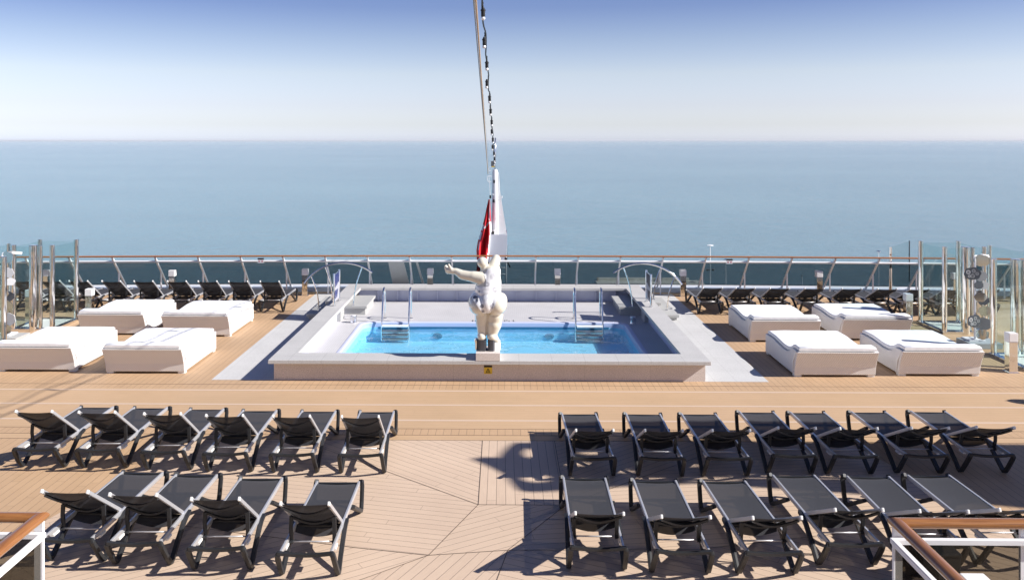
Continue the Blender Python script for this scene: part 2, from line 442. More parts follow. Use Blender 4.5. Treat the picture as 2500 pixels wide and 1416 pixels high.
for i, x in enumerate(kxs):
    m = MB(); m.beam(slope(x, .02), slope(x, 1.0), .045, .06, bev=.006); m.box(slope(x, 1.0), (.09, .12, .03)); RB(m, 'post', M_WHITEP)
    m = MB(); p = slope(x, .5); m.beam(p + Vector((0, -.03, 0)), (x, p.y - .03, .0), .035, .035, up=(0, 1, 0)); RB(m, 'strut', M_WHITEP)
    if i < len(kxs) - 1:
        x2 = kxs[i + 1]
        m = MB(); n = Vector((0, -1.05, -1.0)).normalized() * .006
        q = [slope(x + .02, .17), slope(x2 - .02, .17), slope(x2 - .02, .90), slope(x + .02, .90)]
        q = [p + Vector((0, .03, 0)) for p in q]
        a_ = [m.bm.verts.new(p + n) for p in q]; b_ = [m.bm.verts.new(p - n) for p in q]
        m.bm.faces.new(a_); m.bm.faces.new(b_[::-1])
        for k in range(4): m.bm.faces.new((a_[k], b_[k], b_[(k + 1) % 4], a_[(k + 1) % 4]))
        RB(m, 'glass_pane', M_SMOKE)
M_DEDGE = mat('dark_glass_trim', (.03, .035, .04), .4)
m = MB(); m.path([slope(x, .905) + Vector((0, .03, 0)) for x in sp], [(-.012, -.008), (.012, -.008), (.012, .008), (-.012, .008)], smooth=False); RB(m, 'glass_trim', M_DEDGE)

# ================================================================ POOL
def rrect(x0, x1, y0, y1, r, n=6):
    pts = []
    for cx, cy, a0 in ((x1 - r, y1 - r, 0), (x0 + r, y1 - r, 90), (x0 + r, y0 + r, 180), (x1 - r, y0 + r, 270)):
        for k in range(n + 1):
            a_ = R(a0 + 90 * k / n); pts.append((cx + r * math.cos(a_), cy + r * math.sin(a_)))
    return pts
OX0, OX1, OY0, OY1 = -4.41, 3.90, 16.12, 24.64       # coping outside
IX0, IX1, IY0, IY1 = -3.97, 3.45, 16.70, 24.07       # coping inside
CT = .42; CTH = .072
pool = thing('swimming_pool', 'raised rectangular swimming pool with granite coping and bright blue water', 'swimming pool', (-.255, 20.3, 0))
def PB(mb, name, mt, **k): return mb.build(name, mt, pool, loc=(.255, -20.3, 0), **k)
for nm, q in (('coping_front', (OX0, OX1, OY0, IY0)), ('coping_back', (OX0, OX1, IY1, OY1)), ('coping_left', (OX0, IX0, IY0, IY1)), ('coping_right', (IX1, OX1, IY0, IY1))):
    m = MB(); m.bx(q[0], q[1], q[2], q[3], CT - CTH, CT)
    oo = PB(m, 'coping', M_GRAN)
    bv = oo.modifiers.new('b', 'BEVEL'); bv.width = .006; bv.segments = 1
W = .07; WF = .165
m = MB(); m.bx(OX0 + W, OX1 - W, OY0 + WF, OY0 + WF + .15, -.02, CT - CTH - .002); wl = PB(m, 'front_wall', M_WALL)
m = MB(); m.bx(OX0 + W, OX0 + W + .16, OY0 + WF + .15, OY1 - W, -.02, CT - CTH - .002); m.bx(OX1 - W - .16, OX1 - W, OY0 + WF + .15, OY1 - W, -.02, CT - CTH - .002)
m.bx(OX0 + W + .16, OX1 - W - .16, OY1 - W - .16, OY1 - W, -.02, CT - CTH - .002); PB(m, 'side_wall', M_STEP)
# inner wall lining with ribs
m = MB(); yb = OY1 - W - .165
m.bx(IX0 - .1, IX1 + .1, yb - .02, yb, -.02, CT - CTH - .003)
for k in range(13): xx = IX0 + .45 + k * .56; m.bx(xx - .012, xx + .012, yb - .10, yb - .02, 0.0, CT - CTH - .003)
m.bx(OX0 + W + .165, OX0 + W + .18, IY0, yb - .02, -.02, CT - CTH - .003); m.bx(OX1 - W - .18, OX1 - W - .165, IY0, yb - .02, -.02, CT - CTH - .003)
m.bx(IX0 - .1, IX1 + .1, OY0 + WF + .155, OY0 + WF + .17, -.02, CT - CTH - .003)
PB(m, 'inner_wall', M_INNER)
# floor around basin (ring) with rounded hole
BX0, BX1, BY0, BY1 = -3.55, 3.10, 17.1, 21.55; WZ = -.13; DEP = .33
m = MB(); hole = rrect(BX0, BX1, BY0, BY1, .38)
ox0, ox1, oy0, oy1 = OX0 + W + .17, OX1 - W - .17, OY0 + WF + .15, OY1 - W - .17
cor = [(ox1, oy1), (ox0, oy1), (ox0, oy0), (ox1, oy0)]
hv = [m.bm.verts.new((x, y, 0)) for x, y in hole]; cv = [m.bm.verts.new((x, y, 0)) for x, y in cor]
n7 = 7
for ci in range(4):
    for k in range(6): m.bm.faces.new((cv[ci], hv[ci * 7 + k], hv[ci * 7 + k + 1]))
    nx = (ci + 1) % 4
    m.bm.faces.new((cv[ci], hv[ci * 7 + 6], hv[nx * 7], cv[nx]))
PB(m, 'floor', M_MOS)
# rounded lip
m = MB(); inner = rrect(BX0 + .06, BX1 - .06, BY0 + .06, BY1 - .06, .34)
def ring(poly, z): return [m.bm.verts.new((x, y, z)) for x, y in poly]
lv = [(rrect(BX0 - .02, BX1 + .02, BY0 - .02, BY1 + .02, .39), .003), (rrect(BX0, BX1, BY0, BY1, .38), .014), (rrect(BX0 + .07, BX1 - .07, BY0 + .07, BY1 - .07, .32), .010), (rrect(BX0 + .088, BX1 - .088, BY0 + .088, BY1 - .088, .31), -.008), (rrect(BX0 + .095, BX1 - .095, BY0 + .095, BY1 - .095, .31), -.115)]
rs = [ring(p, z) for p, z in lv]
for q, (a_, b_) in enumerate(zip(rs, rs[1:])):
    for k in range(len(a_)):
        f = m.bm.faces.new((a_[k], a_[(k + 1) % len(a_)], b_[(k + 1) % len(a_)], b_[k])); f.smooth = True; f.material_index = 1 if q >= 3 else 0
PB(m, 'pool_lip', [M_INNER, mat('pool_rim_blue', (.34, .44, .66), .4)])  # vertical rim band: its shade is put into this darker blue
# basin
m = MB(); pr = rrect(BX0 + .095, BX1 - .095, BY0 + .095, BY1 - .095, .31)
r1 = ring(pr, -.115); r2 = ring(pr, WZ - DEP)
for k in range(len(r1)): f = m.bm.faces.new((r1[k], r2[k], r2[(k + 1) % len(r1)], r1[(k + 1) % len(r1)]))
m.bm.faces.new(r2)
basin = PB(m, 'basin', M_POOLBLUE)
# dark-blue waterline gutter on the far wall
M_GUT = mat('gutter_blue', (.03, .17, .33), .4)
m = MB(); m.bx(BX0 + .45, BX1 - .45, BY1 - .10, BY1 - .097, -.145, -.10); m.bx(BX0 + .45, BX1 - .45, BY1 - .12, BY1 - .10, -.155, -.145)
PB(m, 'gutter', M_GUT)
M_DRAIN = mat('drain_grille', (.10, .26, .38), .5)
for x in (-1.62, 1.17):
    m = MB()
    for r_ in (.11, .07, .03): 
        pts = [(x + r_ * math.cos(2 * PI * k / 16), BY1 - .105, WZ - .20 + r_ * .6 * math.sin(2 * PI * k / 16)) for k in range(17)]
        m.tube(pts, .011, 5, caps=False, up=Vector((0, 1, 0)))
    m.beam((x - .11, BY1 - .105, WZ - .20), (x + .11, BY1 - .105, WZ - .20), .012, .012)
    m.beam((x, BY1 - .105, WZ - .255), (x, BY1 - .105, WZ - .145), .012, .012, up=(0, 1, 0))
    PB(m, 'drain', M_DRAIN)
# water with ripples (real geometry)
m = MB(); nx_, ny_ = 220, 150
X0, X1, Y0, Y1 = BX0 + .0955, BX1 - .0955, BY0 + .0955, BY1 - .0955
wr = random.Random(3); waves = []
for k in range(36):
    lam = .14 * (1.085 ** k) if k < 26 else .5 + .1 * (k - 26)
    th = wr.uniform(0, 2 * PI); waves.append((2 * PI / lam * math.cos(th), 2 * PI / lam * math.sin(th), wr.uniform(0, 2 * PI), .0016 * lam))
def wh(x, y): return sum(a_ * math.sin(kx * x + ky * y + ph) for kx, ky, ph, a_ in waves)
gv = [[None] * (ny_ + 1) for _ in range(nx_ + 1)]
for i in range(nx_ + 1):
    for j in range(ny_ + 1):
        x = X0 + (X1 - X0) * i / nx_; y = Y0 + (Y1 - Y0) * j / ny_
        gv[i][j] = m.bm.verts.new((x, y, WZ + wh(x, y)))
for i in range(nx_):
    for j in range(ny_):
        f = m.bm.faces.new((gv[i][j], gv[i + 1][j], gv[i + 1][j + 1], gv[i][j + 1])); f.smooth = True
water = PB(m, 'water', M_WATER, rec=False)

# benches/steps inside and outside (granite)
def slab(x0, x1, y0, y1, z, th=.07):
    m = MB(); m.bx(x0, x1, y0, y1, z - th, z, .006); m.bx(x0 + (.05 if x1 < 0 or True else 0), x1 - .05, y0 + .05, y1 - .05, .0, z - th - .001); return m
for sgn in (-1, 1):
    def MX(x): return x if sgn > 0 else -.51 - x
    def sl(xa, xb, y0, y1, z, th=.07):
        xa, xb = sorted((MX(xa), MX(xb))); return slab(xa, xb, y0, y1, z, th)
    PB(sl(3.02, 3.66, 22.35, 23.9, .24), 'step', M_STEP)
    PB(sl(3.55, 3.66, 21.55, 22.05, .30, .30), 'step', M_STEP)
    PB(sl(3.9 - W + .003, 4.46, 21.75, 24.2, .15), 'step', M_STEP)
    PB(sl(3.9 - W + .003, 4.16, 22.6, 24.2, .30), 'step', M_STEP)
# small triangular markers and drums by the pool edge
M_MARK = mat('grey_marker', (.34, .36, .46), .6)
for (px_, py_) in ((798, 801), (769, 832)):
    p = G(px_, py_, 0); m = MB(); m.prism([(-.09, -.05), (.09, -.05), (0, .22)], 0.0, .006, Matrix.Translation(p)); PB(m, 'marker', M_MARK)
for x, y in ((-3.72, 21.45), (3.24, 21.4)):
    tt = thing('pool_drum', 'short white steel drum left of the pool edge' if x < 0 else 'short steel drum in the shade right of the pool edge', 'drum', (x, y, 0))
    m = MB(); m.lathe((0, 0, 0), [(.078, 0), (.082, .01), (.08, .015), (.08, .145), (.084, .15), (.084, .165), (.07, .172)], 24); m.build('drum_body', M_STEEL, tt)
    m = MB(); m.lathe((0, 0, .173), [(.06, 0), (.055, .008), (.02, .01)], 20); m.build('lid', M_WHITE2, tt)
# depth writing at the far pool edge (mostly hidden behind the statue)
m = MB()
for (a0, a1, b0, b1) in ((1152, 1154, 784, 785), (1153.3, 1155, 781.5, 785), (1231.6, 1233.4, 781.5, 785), (1236.5, 1238.5, 781.5, 783.5), (1241.8, 1244, 783.2, 785.2), (1252, 1254, 781.3, 785), (1254, 1256, 784.4, 785),
                         (1160, 1162, 781.5, 785), (1170, 1173, 781.5, 785), (1190, 1193, 781.5, 785), (1204, 1207, 781.5, 785)):
    p = G(a0, b0); q = G(a1, b1); m.bx(p.x, q.x, q.y, p.y, 0, .004)
PB(m, 'depth_letters', M_BLACK)

# pool ladders
M_TREAD = mat('ladder_tread', (.16, .15, .15), .4)
def ladder(x0, x1, label):
    tt = thing('pool_ladder', label, 'ladder', ((x0 + x1) / 2, 21.7, 0)); hw = (x1 - x0) / 2
    for s in (-1, 1):
        m = MB(); pts = [(s * hw, .27, 0), (s * hw, .26, .62)]
        for k in range(9): a_ = R(180 * k / 8); pts.append((s * hw, .08 + .18 * math.cos(a_), .64 + .17 * math.sin(a_)))
        pts += [(s * hw, -.13, .56), (s * hw, -.31, .08), (s * hw, -.34, -.05), (s * hw, -.345, -.44)]
        m.tube(pts, .022, 10, up=Vector((1, 0, 0))); m.lathe((s * hw, .27, 0), [(.05, .001), (.05, .012), (.03, .02)], 14)
        m.build('rail', M_CHROME, tt)
    for z in (-.05, -.17, -.27, -.37):
        m = MB(); m.bx(-hw + .02, hw - .02, -.47, -.33, z - .018, z + .018, .005); m.build('tread', M_CAP if z > -.1 else M_TREAD, tt)
ladder(-3.0, -2.33, 'chrome pool ladder left of the statue at the far pool edge')
ladder(1.82, 2.49, 'chrome pool ladder right of the statue at the far pool edge')

# arched handrails over the pool wall
def arch(sgn, label):
    def MX(x): return x if sgn > 0 else -.51 - x
    Yp = 22.4
    tt = thing('arched_handrail', label, 'handrail', (MX(3.8), Yp, 0))
    def T(x, z, y=0): return (MX(x) - MX(3.8), y, z)
    # circle through (2.88,1.10),(3.67,1.355),(4.66,.81)
    import numpy as np
    P_ = [(2.88, 1.10), (3.67, 1.355), (4.66, .81)]
    Am = [[2 * (P_[1][0] - P_[0][0]), 2 * (P_[1][1] - P_[0][1])], [2 * (P_[2][0] - P_[0][0]), 2 * (P_[2][1] - P_[0][1])]]
    bm_ = [P_[1][0] ** 2 + P_[1][1] ** 2 - P_[0][0] ** 2 - P_[0][1] ** 2, P_[2][0] ** 2 + P_[2][1] ** 2 - P_[0][0] ** 2 - P_[0][1] ** 2]
    det = Am[0][0] * Am[1][1] - Am[0][1] * Am[1][0]
    cx = (bm_[0] * Am[1][1] - bm_[1] * Am[0][1]) / det; cz = (Am[0][0] * bm_[1] - Am[1][0] * bm_[0]) / det
    r = math.hypot(2.88 - cx, 1.10 - cz); a0 = math.atan2(1.10 - cz, 2.88 - cx); a1 = math.atan2(.81 - cz, 4.66 - cx)
    m = MB(); m.tube([T(cx + r * math.cos(a0 + (a1 - a0) * k / 24), cz + r * math.sin(a0 + (a1 - a0) * k / 24)) for k in range(25)], .027, 12, up=Vector((0, 1, 0))); m.build('top_tube', M_CHROME, tt)
    for (xa, za, xb, zb, bow) in ((3.15, 1.215, 3.38, .24, .05), (4.11, 1.23, 3.92, .42, -.04), (4.48, .99, 4.28, .15, -.05)):
        za = cz + math.sqrt(r * r - (xa - cx) ** 2) - .02
        m = MB(); m.tube([T(xa + (xb - xa) * k / 8 + bow * math.sin(PI * k / 8), za + (zb - za) * k / 8) for k in range(9)], .016, 8, up=Vector((0, 1, 0)))
        m.lathe(T(xb, zb), [(.045, .001), (.045, .01), (.02, .016)], 12); m.build('support', M_CHROME, tt)
arch(-1, 'curved chrome handrail over the steps on the left side of the pool wall')
arch(1, 'curved chrome handrail over the steps on the right side of the pool wall')

# information panels on the coping
M_NAVY = mat('navy_panel', (.035, .045, .19), .25, coat=.4); M_PIC = mat('panel_picture', (.42, .42, .47), .4); M_PICD = mat('panel_dark_picture', (.02, .022, .045), .4)
def panel(x, label, right):
    tt = thing('notice_panel', label, 'notice', (x, 21.75, CT))
    for dy in (-.35, .35):
        m = MB(); m.lathe((0, dy, 0), [(.05, .0), (.05, .012), (.024, .014), (.024, .80), (.02, .81)], 14); m.build('post', M_CHROME, tt)
        for q in (.2, .7): pass
    m = MB(); m.bx(-.008, .008, -.31, .31, .10, .76)
    m.build('board', M_NAVY if not right else M_PICD, tt)
    m = MB()
    s = 1 if right is False else -1
    xo = .010 * s
    MXp = Matrix(((0, 0, 1, 0), (1, 0, 0, 0), (0, 1, 0, 0), (0, 0, 0, 1)))
    m.prism([(-.31, .10), (.31, .10), (.31, .50), (.12, .52), (.0, .47), (-.31, .44), (-.31, .37), (.14, .36), (.02, .17), (-.31, .15)], min(xo, xo + .001 * s), max(xo, xo + .001 * s), MXp)
    m.build('printed_picture', M_PIC, tt)
    m = MB(); m.bx(-.012, .012, -.33, .33, .762, .775); m.build('top_rail', M_CHROME, tt)
panel(-4.2, 'navy notice panel between two chrome posts on the left pool wall', False)
panel(3.69, 'dark notice panel between two chrome posts on the right pool wall', True)

# warning sign on the pool wall
ws = thing('warning_sign', 'small yellow warning sign with black triangle on the front pool wall', 'sign', (-.27, OY0 + WF - .004, .215))
M_YEL = mat('sign_yellow', (.75, .52, .04), .45); M_SBLK = mat('sign_black', (.015, .012, .012), .5)
m = MB(); m.bx(-.077, .077, -.004, .003, -.08, .042); m.build('plate', M_YEL, ws)
m = MB(); m.bx(-.077, .077, -.005, .003, .0425, .078); m.build('header', M_SBLK, ws)
m = MB()
for p, q in (((-.036, -.050), (0, .022)), ((0, .022), (.036, -.050)), ((.036, -.050), (-.036, -.050)), ((-.010, -.02), (.010, -.034)), ((0, -.004), (.008, -.030))):
    m.beam((p[0], -.006, p[1]), (q[0], -.006, q[1]), .003, .009 if abs(p[0]) > .011 or abs(q[0]) > .011 else .005, up=(0, 0, 1.01) if p[1] == q[1] else (0, 0, 1))
for k in range(9): m.bx(-.062 + k * .014, -.053 + k * .014, -.0055, -.003, -.070, -.063)
m.build('symbol', M_SBLK, ws)
# no-glass signs under the stern handrail
M_SRED = mat('sign_red', (.45, .05, .08), .5)
for px_, lb in ((638, 'small black and white notice under the stern handrail, on the left'), (1775, 'small black and white notice under the stern handrail, on the right')):
    x = (px_ - 1226) / 84.0; yy = ytop(x) - .06
    tt = thing('rail_notice', lb, 'sign', (x, yy, 1.05))
    m = MB(); m.bx(-.09, .09, -.004, .004, -.05, .045); m.build('plate', M_WHITE2, tt)
    m = MB(); m.bx(-.09, .09, -.006, .004, .0455, .09); m.build('header', M_SBLK, tt)
    m = MB()
    for dx in (-.042, .042): m.lathe((0, 0, 0), [(.001, 0), (.024, 0), (.024, .003), (.001, .003)], 14) if False else m.prism([(dx + .022 * math.cos(2 * PI * k / 14), -.004 + .022 * math.sin(2 * PI * k / 14)) for k in range(14)], .004, .007, Matrix.Rotation(R(90), 4, 'X'))
    m.build('symbol', M_SRED, tt)

# ================================================================ STATUE
SX, SY, SZ = -.27, 16.40, .56
m = MB(); m.bx(-.495, -.045, OY0 - .003, IY0, CT + .001, SZ)
ped = m.build('plinth', M_WALL); tag(ped, 'low brown granite plinth in the middle of the front pool coping under the statue', 'plinth')
st = thing('statue', 'glossy cream statue of a plump bather in flowered white swimsuit, arms outstretched', 'statue', (SX, SY, SZ))
K = 534.7
def sp2(px_, py_): return ((px_ - 545) / K, (1092 - py_) / K)
bmS = bmesh.new()
def ell(px_, py_, y, rx, ry, rz, rot=0):
    x, z = sp2(px_, py_)
    M = Matrix.Translation((x, y, z)) @ Matrix.Rotation(rot, 4, 'Y') @ Matrix.Diagonal((rx / K, ry, rz / K, 1))
    bmesh.ops.create_icosphere(bmS, subdivisions=3, radius=1, matrix=M)
def cap(p0, r0, p1, r1, n=9):
    for k in range(n + 1):
        f = k / n; px_ = p0[0] + (p1[0] - p0[0]) * f; py_ = p0[1] + (p1[1] - p0[1]) * f; y = p0[2] + (p1[2] - p0[2]) * f
        r_ = r0 + (r1 - r0) * f; ell(px_, py_, y, r_, r_ / K, r_)
ell(487, 203, .0, 56, .115, 58, R(-8)); cap((500, 240, 0), 36, (515, 300, 0), 48, 5)
cap((595, 262, .03), 62, (625, 178, .14), 48, 6); cap((625, 178, .14), 46, (618, 190, .34), 38, 6)     # right arm raised, forearm away
ell(616, 196, .42, 34, .07, 30)
for k, (dx, dz) in enumerate(((-22, -18), (-8, -30), (8, -32), (22, -22))): cap((616 + dx * .5, 205 + dz * .3, .44), 13, (616 + dx, 200 + dz * .5, .52), 9, 4)
cap((490, 366, -.06), 70, (395, 345, -.04), 60, 8); cap((395, 345, -.04), 58, (280, 330, .0), 50, 8); cap((280, 330, 0), 50, (215, 295, .03), 34, 8); cap((215, 295, .03), 32, (180, 295, .04), 34, 4)
ell(150, 292, .05, 42, .055, 34, R(20))
cap((165, 270, .02), 17, (143, 225, .0), 12, 6)                       # thumb side
for (a_, b_, y0_) in (((125, 300), (104, 246), .03), ((128, 285), (114, 240), .07), ((122, 310), (101, 262), .10), ((126, 318), (106, 280), .13)):
    cap((a_[0], a_[1], y0_), 17, (b_[0], b_[1], y0_ + .01), 11, 6)
cap((575, 310, .02), 92, (545, 480, .0), 132, 14); ell(590, 300, .02, 84, .15, 70); ell(570, 400, .0, 112, .2, 90); ell(520, 330, .02, 80, .15, 55)
ell(540, 420, .10, 110, .22, 110)
ell(541, 590, .02, 190, .30, 120); ell(458, 630, -.10, 108, .24, 100); ell(632, 620, -.10, 108, .24, 108)
ell(533, 600, -.19, 75, .165, 100); ell(540, 500, -.06, 110, .2, 80); ell(400, 610, .0, 60, .2, 80); ell(685, 600, .0, 58, .2, 90)
cap((482, 730, -.02), 74, (478, 800, .0), 64, 6); cap((618, 740, -.02), 84, (612, 820, .0), 72, 6)
cap((478, 820, .0), 58, (484, 930, .0), 46, 7); cap((610, 830, -.02), 74, (585, 935, .0), 50, 7)
ell(478, 952, -.04, 46, .10, 44); ell(585, 955, -.04, 52, .10, 42)
cap((600, 955, -.02), 42, (650, 1010, .0), 20, 6)
tmp = bpy.data.meshes.new('t'); bmS.to_mesh(tmp); bmS.free(); to = bpy.data.objects.new('t', tmp); C.objects.link(to)
rm = to.modifiers.new('r', 'REMESH'); rm.mode = 'VOXEL'; rm.voxel_size = .0085; rm.use_smooth_shade = True
sm_ = to.modifiers.new('s', 'SMOOTH'); sm_.factor = .5; sm_.iterations = 24
dg = bpy.context.evaluated_depsgraph_get()
body = bpy.data.meshes.new_from_object(to.evaluated_get(dg)); bpy.data.objects.remove(to)
M_CREAM = mat('cream_lacquer', (.76, .715, .60), .18, coat=.8)
body.name = 'body'; body.materials.clear(); body.materials.append(M_CREAM)
for p in body.polygons: p.use_smooth = True
bo = bpy.data.objects.new('body', body); C.objects.link(bo); bo.parent = st
# swimsuit: faces of the torso inside an outline, pushed out a little
SUIT = [(640, 236), (668, 262), (668, 380), (690, 480), (655, 520), (622, 590), (600, 650), (560, 690), (530, 698), (492, 686), (462, 645), (425, 590), (372, 545), (395, 500), (408, 455), (404, 425), (450, 436), (520, 432), (528, 380), (505, 318), (545, 262)]
def inside(x, y, poly):
    c = False; n = len(poly)
    for i in range(n):
        x1, y1 = poly[i]; x2, y2 = poly[(i + 1) % n]
        if (y1 > y) != (y2 > y) and x < (x2 - x1) * (y - y1) / (y2 - y1) + x1: c = not c
    return c
bb = bmesh.new(); bb.from_mesh(body)
dl = []
for f in bb.faces:
    c = f.calc_center_median(); px_, py_ = c.x * K + 545, 1092 - c.z * K
    ok = inside(px_, py_, SUIT) and not (py_ < 250 and c.y > .12)
    if ok and c.y > .05 and py_ < 250: ok = False
    if not ok: dl.append(f)
bmesh.ops.delete(bb, geom=dl, context='FACES'); bb.normal_update()
for v in bb.verts: v.co += v.normal * .008
M_SUIT = mat('white_lacquer', (.84, .84, .86), .2, coat=.7); M_FLD = mat('flower_dark', (.07, .08, .12), .4); M_FLG = mat('flower_grey', (.42, .42, .47), .4)
bv_ = BVHTree.FromBMesh(bb)
suit_me = bpy.data.meshes.new('swimsuit')
uvl = bb.loops.layers.uv.verify()
def proj(px_, py_, off=.004):
    x, z = sp2(px_, py_); hit = bv_.ray_cast(Vector((x, -2, z)), Vector((0, 1, 0)))
    return None if hit[0] is None else hit[0] + hit[1] * (off if hit[1].y < 0 else -off)
newf = []
def patch(poly, mi):
    pts = [proj(*p) for p in poly]
    if any(p is None for p in pts): return
    newf.append((pts, mi))
def petal_flower(cx, cy, r, n, mi, w=.35, r0=.2):
    for k in range(n):
        a_ = 2 * PI * k / n; d = Vector((math.cos(a_), math.sin(a_))); s = Vector((-d.y, d.x))
        P2 = [d * r * r0, d * r * .6 + s * r * w / 2, d * r, d * r * .6 - s * r * w / 2]
        patch([(cx + p.x, cy + p.y) for p in P2], mi)
def rings_(cx, cy, r, mi):
    for rr in (r, r * .66, r * .33):
        n = 20
        for k in range(n):
            a0, a1 = 2 * PI * k / n, 2 * PI * (k + 1) / n; r2 = rr - 2.6
            patch([(cx + rr * math.cos(a0), cy + rr * math.sin(a0)), (cx + rr * math.cos(a1), cy + rr * math.sin(a1)), (cx + r2 * math.cos(a1), cy + r2 * math.sin(a1)), (cx + r2 * math.cos(a0), cy + r2 * math.sin(a0))], mi)
petal_flower(420, 556, 36, 12, 1, .38, .1); rings_(513, 533, 31, 2); petal_flower(487, 613, 20, 12, 1, .3); petal_flower(592, 612, 34, 11, 2, .34); petal_flower(618, 458, 36, 13, 2, .2)
rings_(597, 332, 28, 2); petal_flower(497, 666, 16, 10, 1, .3); petal_flower(457, 480, 12, 9, 1, .35); petal_flower(540, 405, 26, 12, 2, .25); petal_flower(594, 528, 11, 9, 2, .35); petal_flower(414, 446, 11, 8, 2, .4)
for pts, mi in newf:
    vs = [bb.verts.new(p) for p in pts]
    try: f = bb.faces.new(vs); f.material_index = mi
    except Exception: pass
for f in bb.faces: f.smooth = f.material_index == 0
bb.to_mesh(suit_me); bb.free()
for q in (M_SUIT, M_FLD, M_FLG): suit_me.materials.append(q)
so = bpy.data.objects.new('swimsuit', suit_me); C.objects.link(so); so.parent = st
M_SHOE = mat('shoe_grey', (.06, .06, .07), .35)
for (xa, xb) in ((440, 528), (541, 611)):
    x0 = (xa - 545) / K; x1 = (xb - 545) / K; zt = (1092 - 985) / K
    m = MB(); m.prism([(x0, -.10), (x0 + .05, -.13), (x1 - .03, -.13), (x1, -.09), (x1, .10), (x0, .10)], .001, zt); m.build('foot_block', M_SHOE, st)
m = MB(); m.prism([(.125, -.08), (.20, -.06), (.235, .02), (.20, .12), (.125, .12)], .001, .15); m.prism([(.16, -.03), (.235, -.02), (.235, .06), (.16, .08)], .151, .17); m.build('toe_block', M_WHITE2, st)
m = MB(); m.lathe((-.225, .02, .001), [(.03, 0), (.03, .10), (.045, .16), (.03, .22)], 12); m.build('steel_bracket', M_CHROME, st)

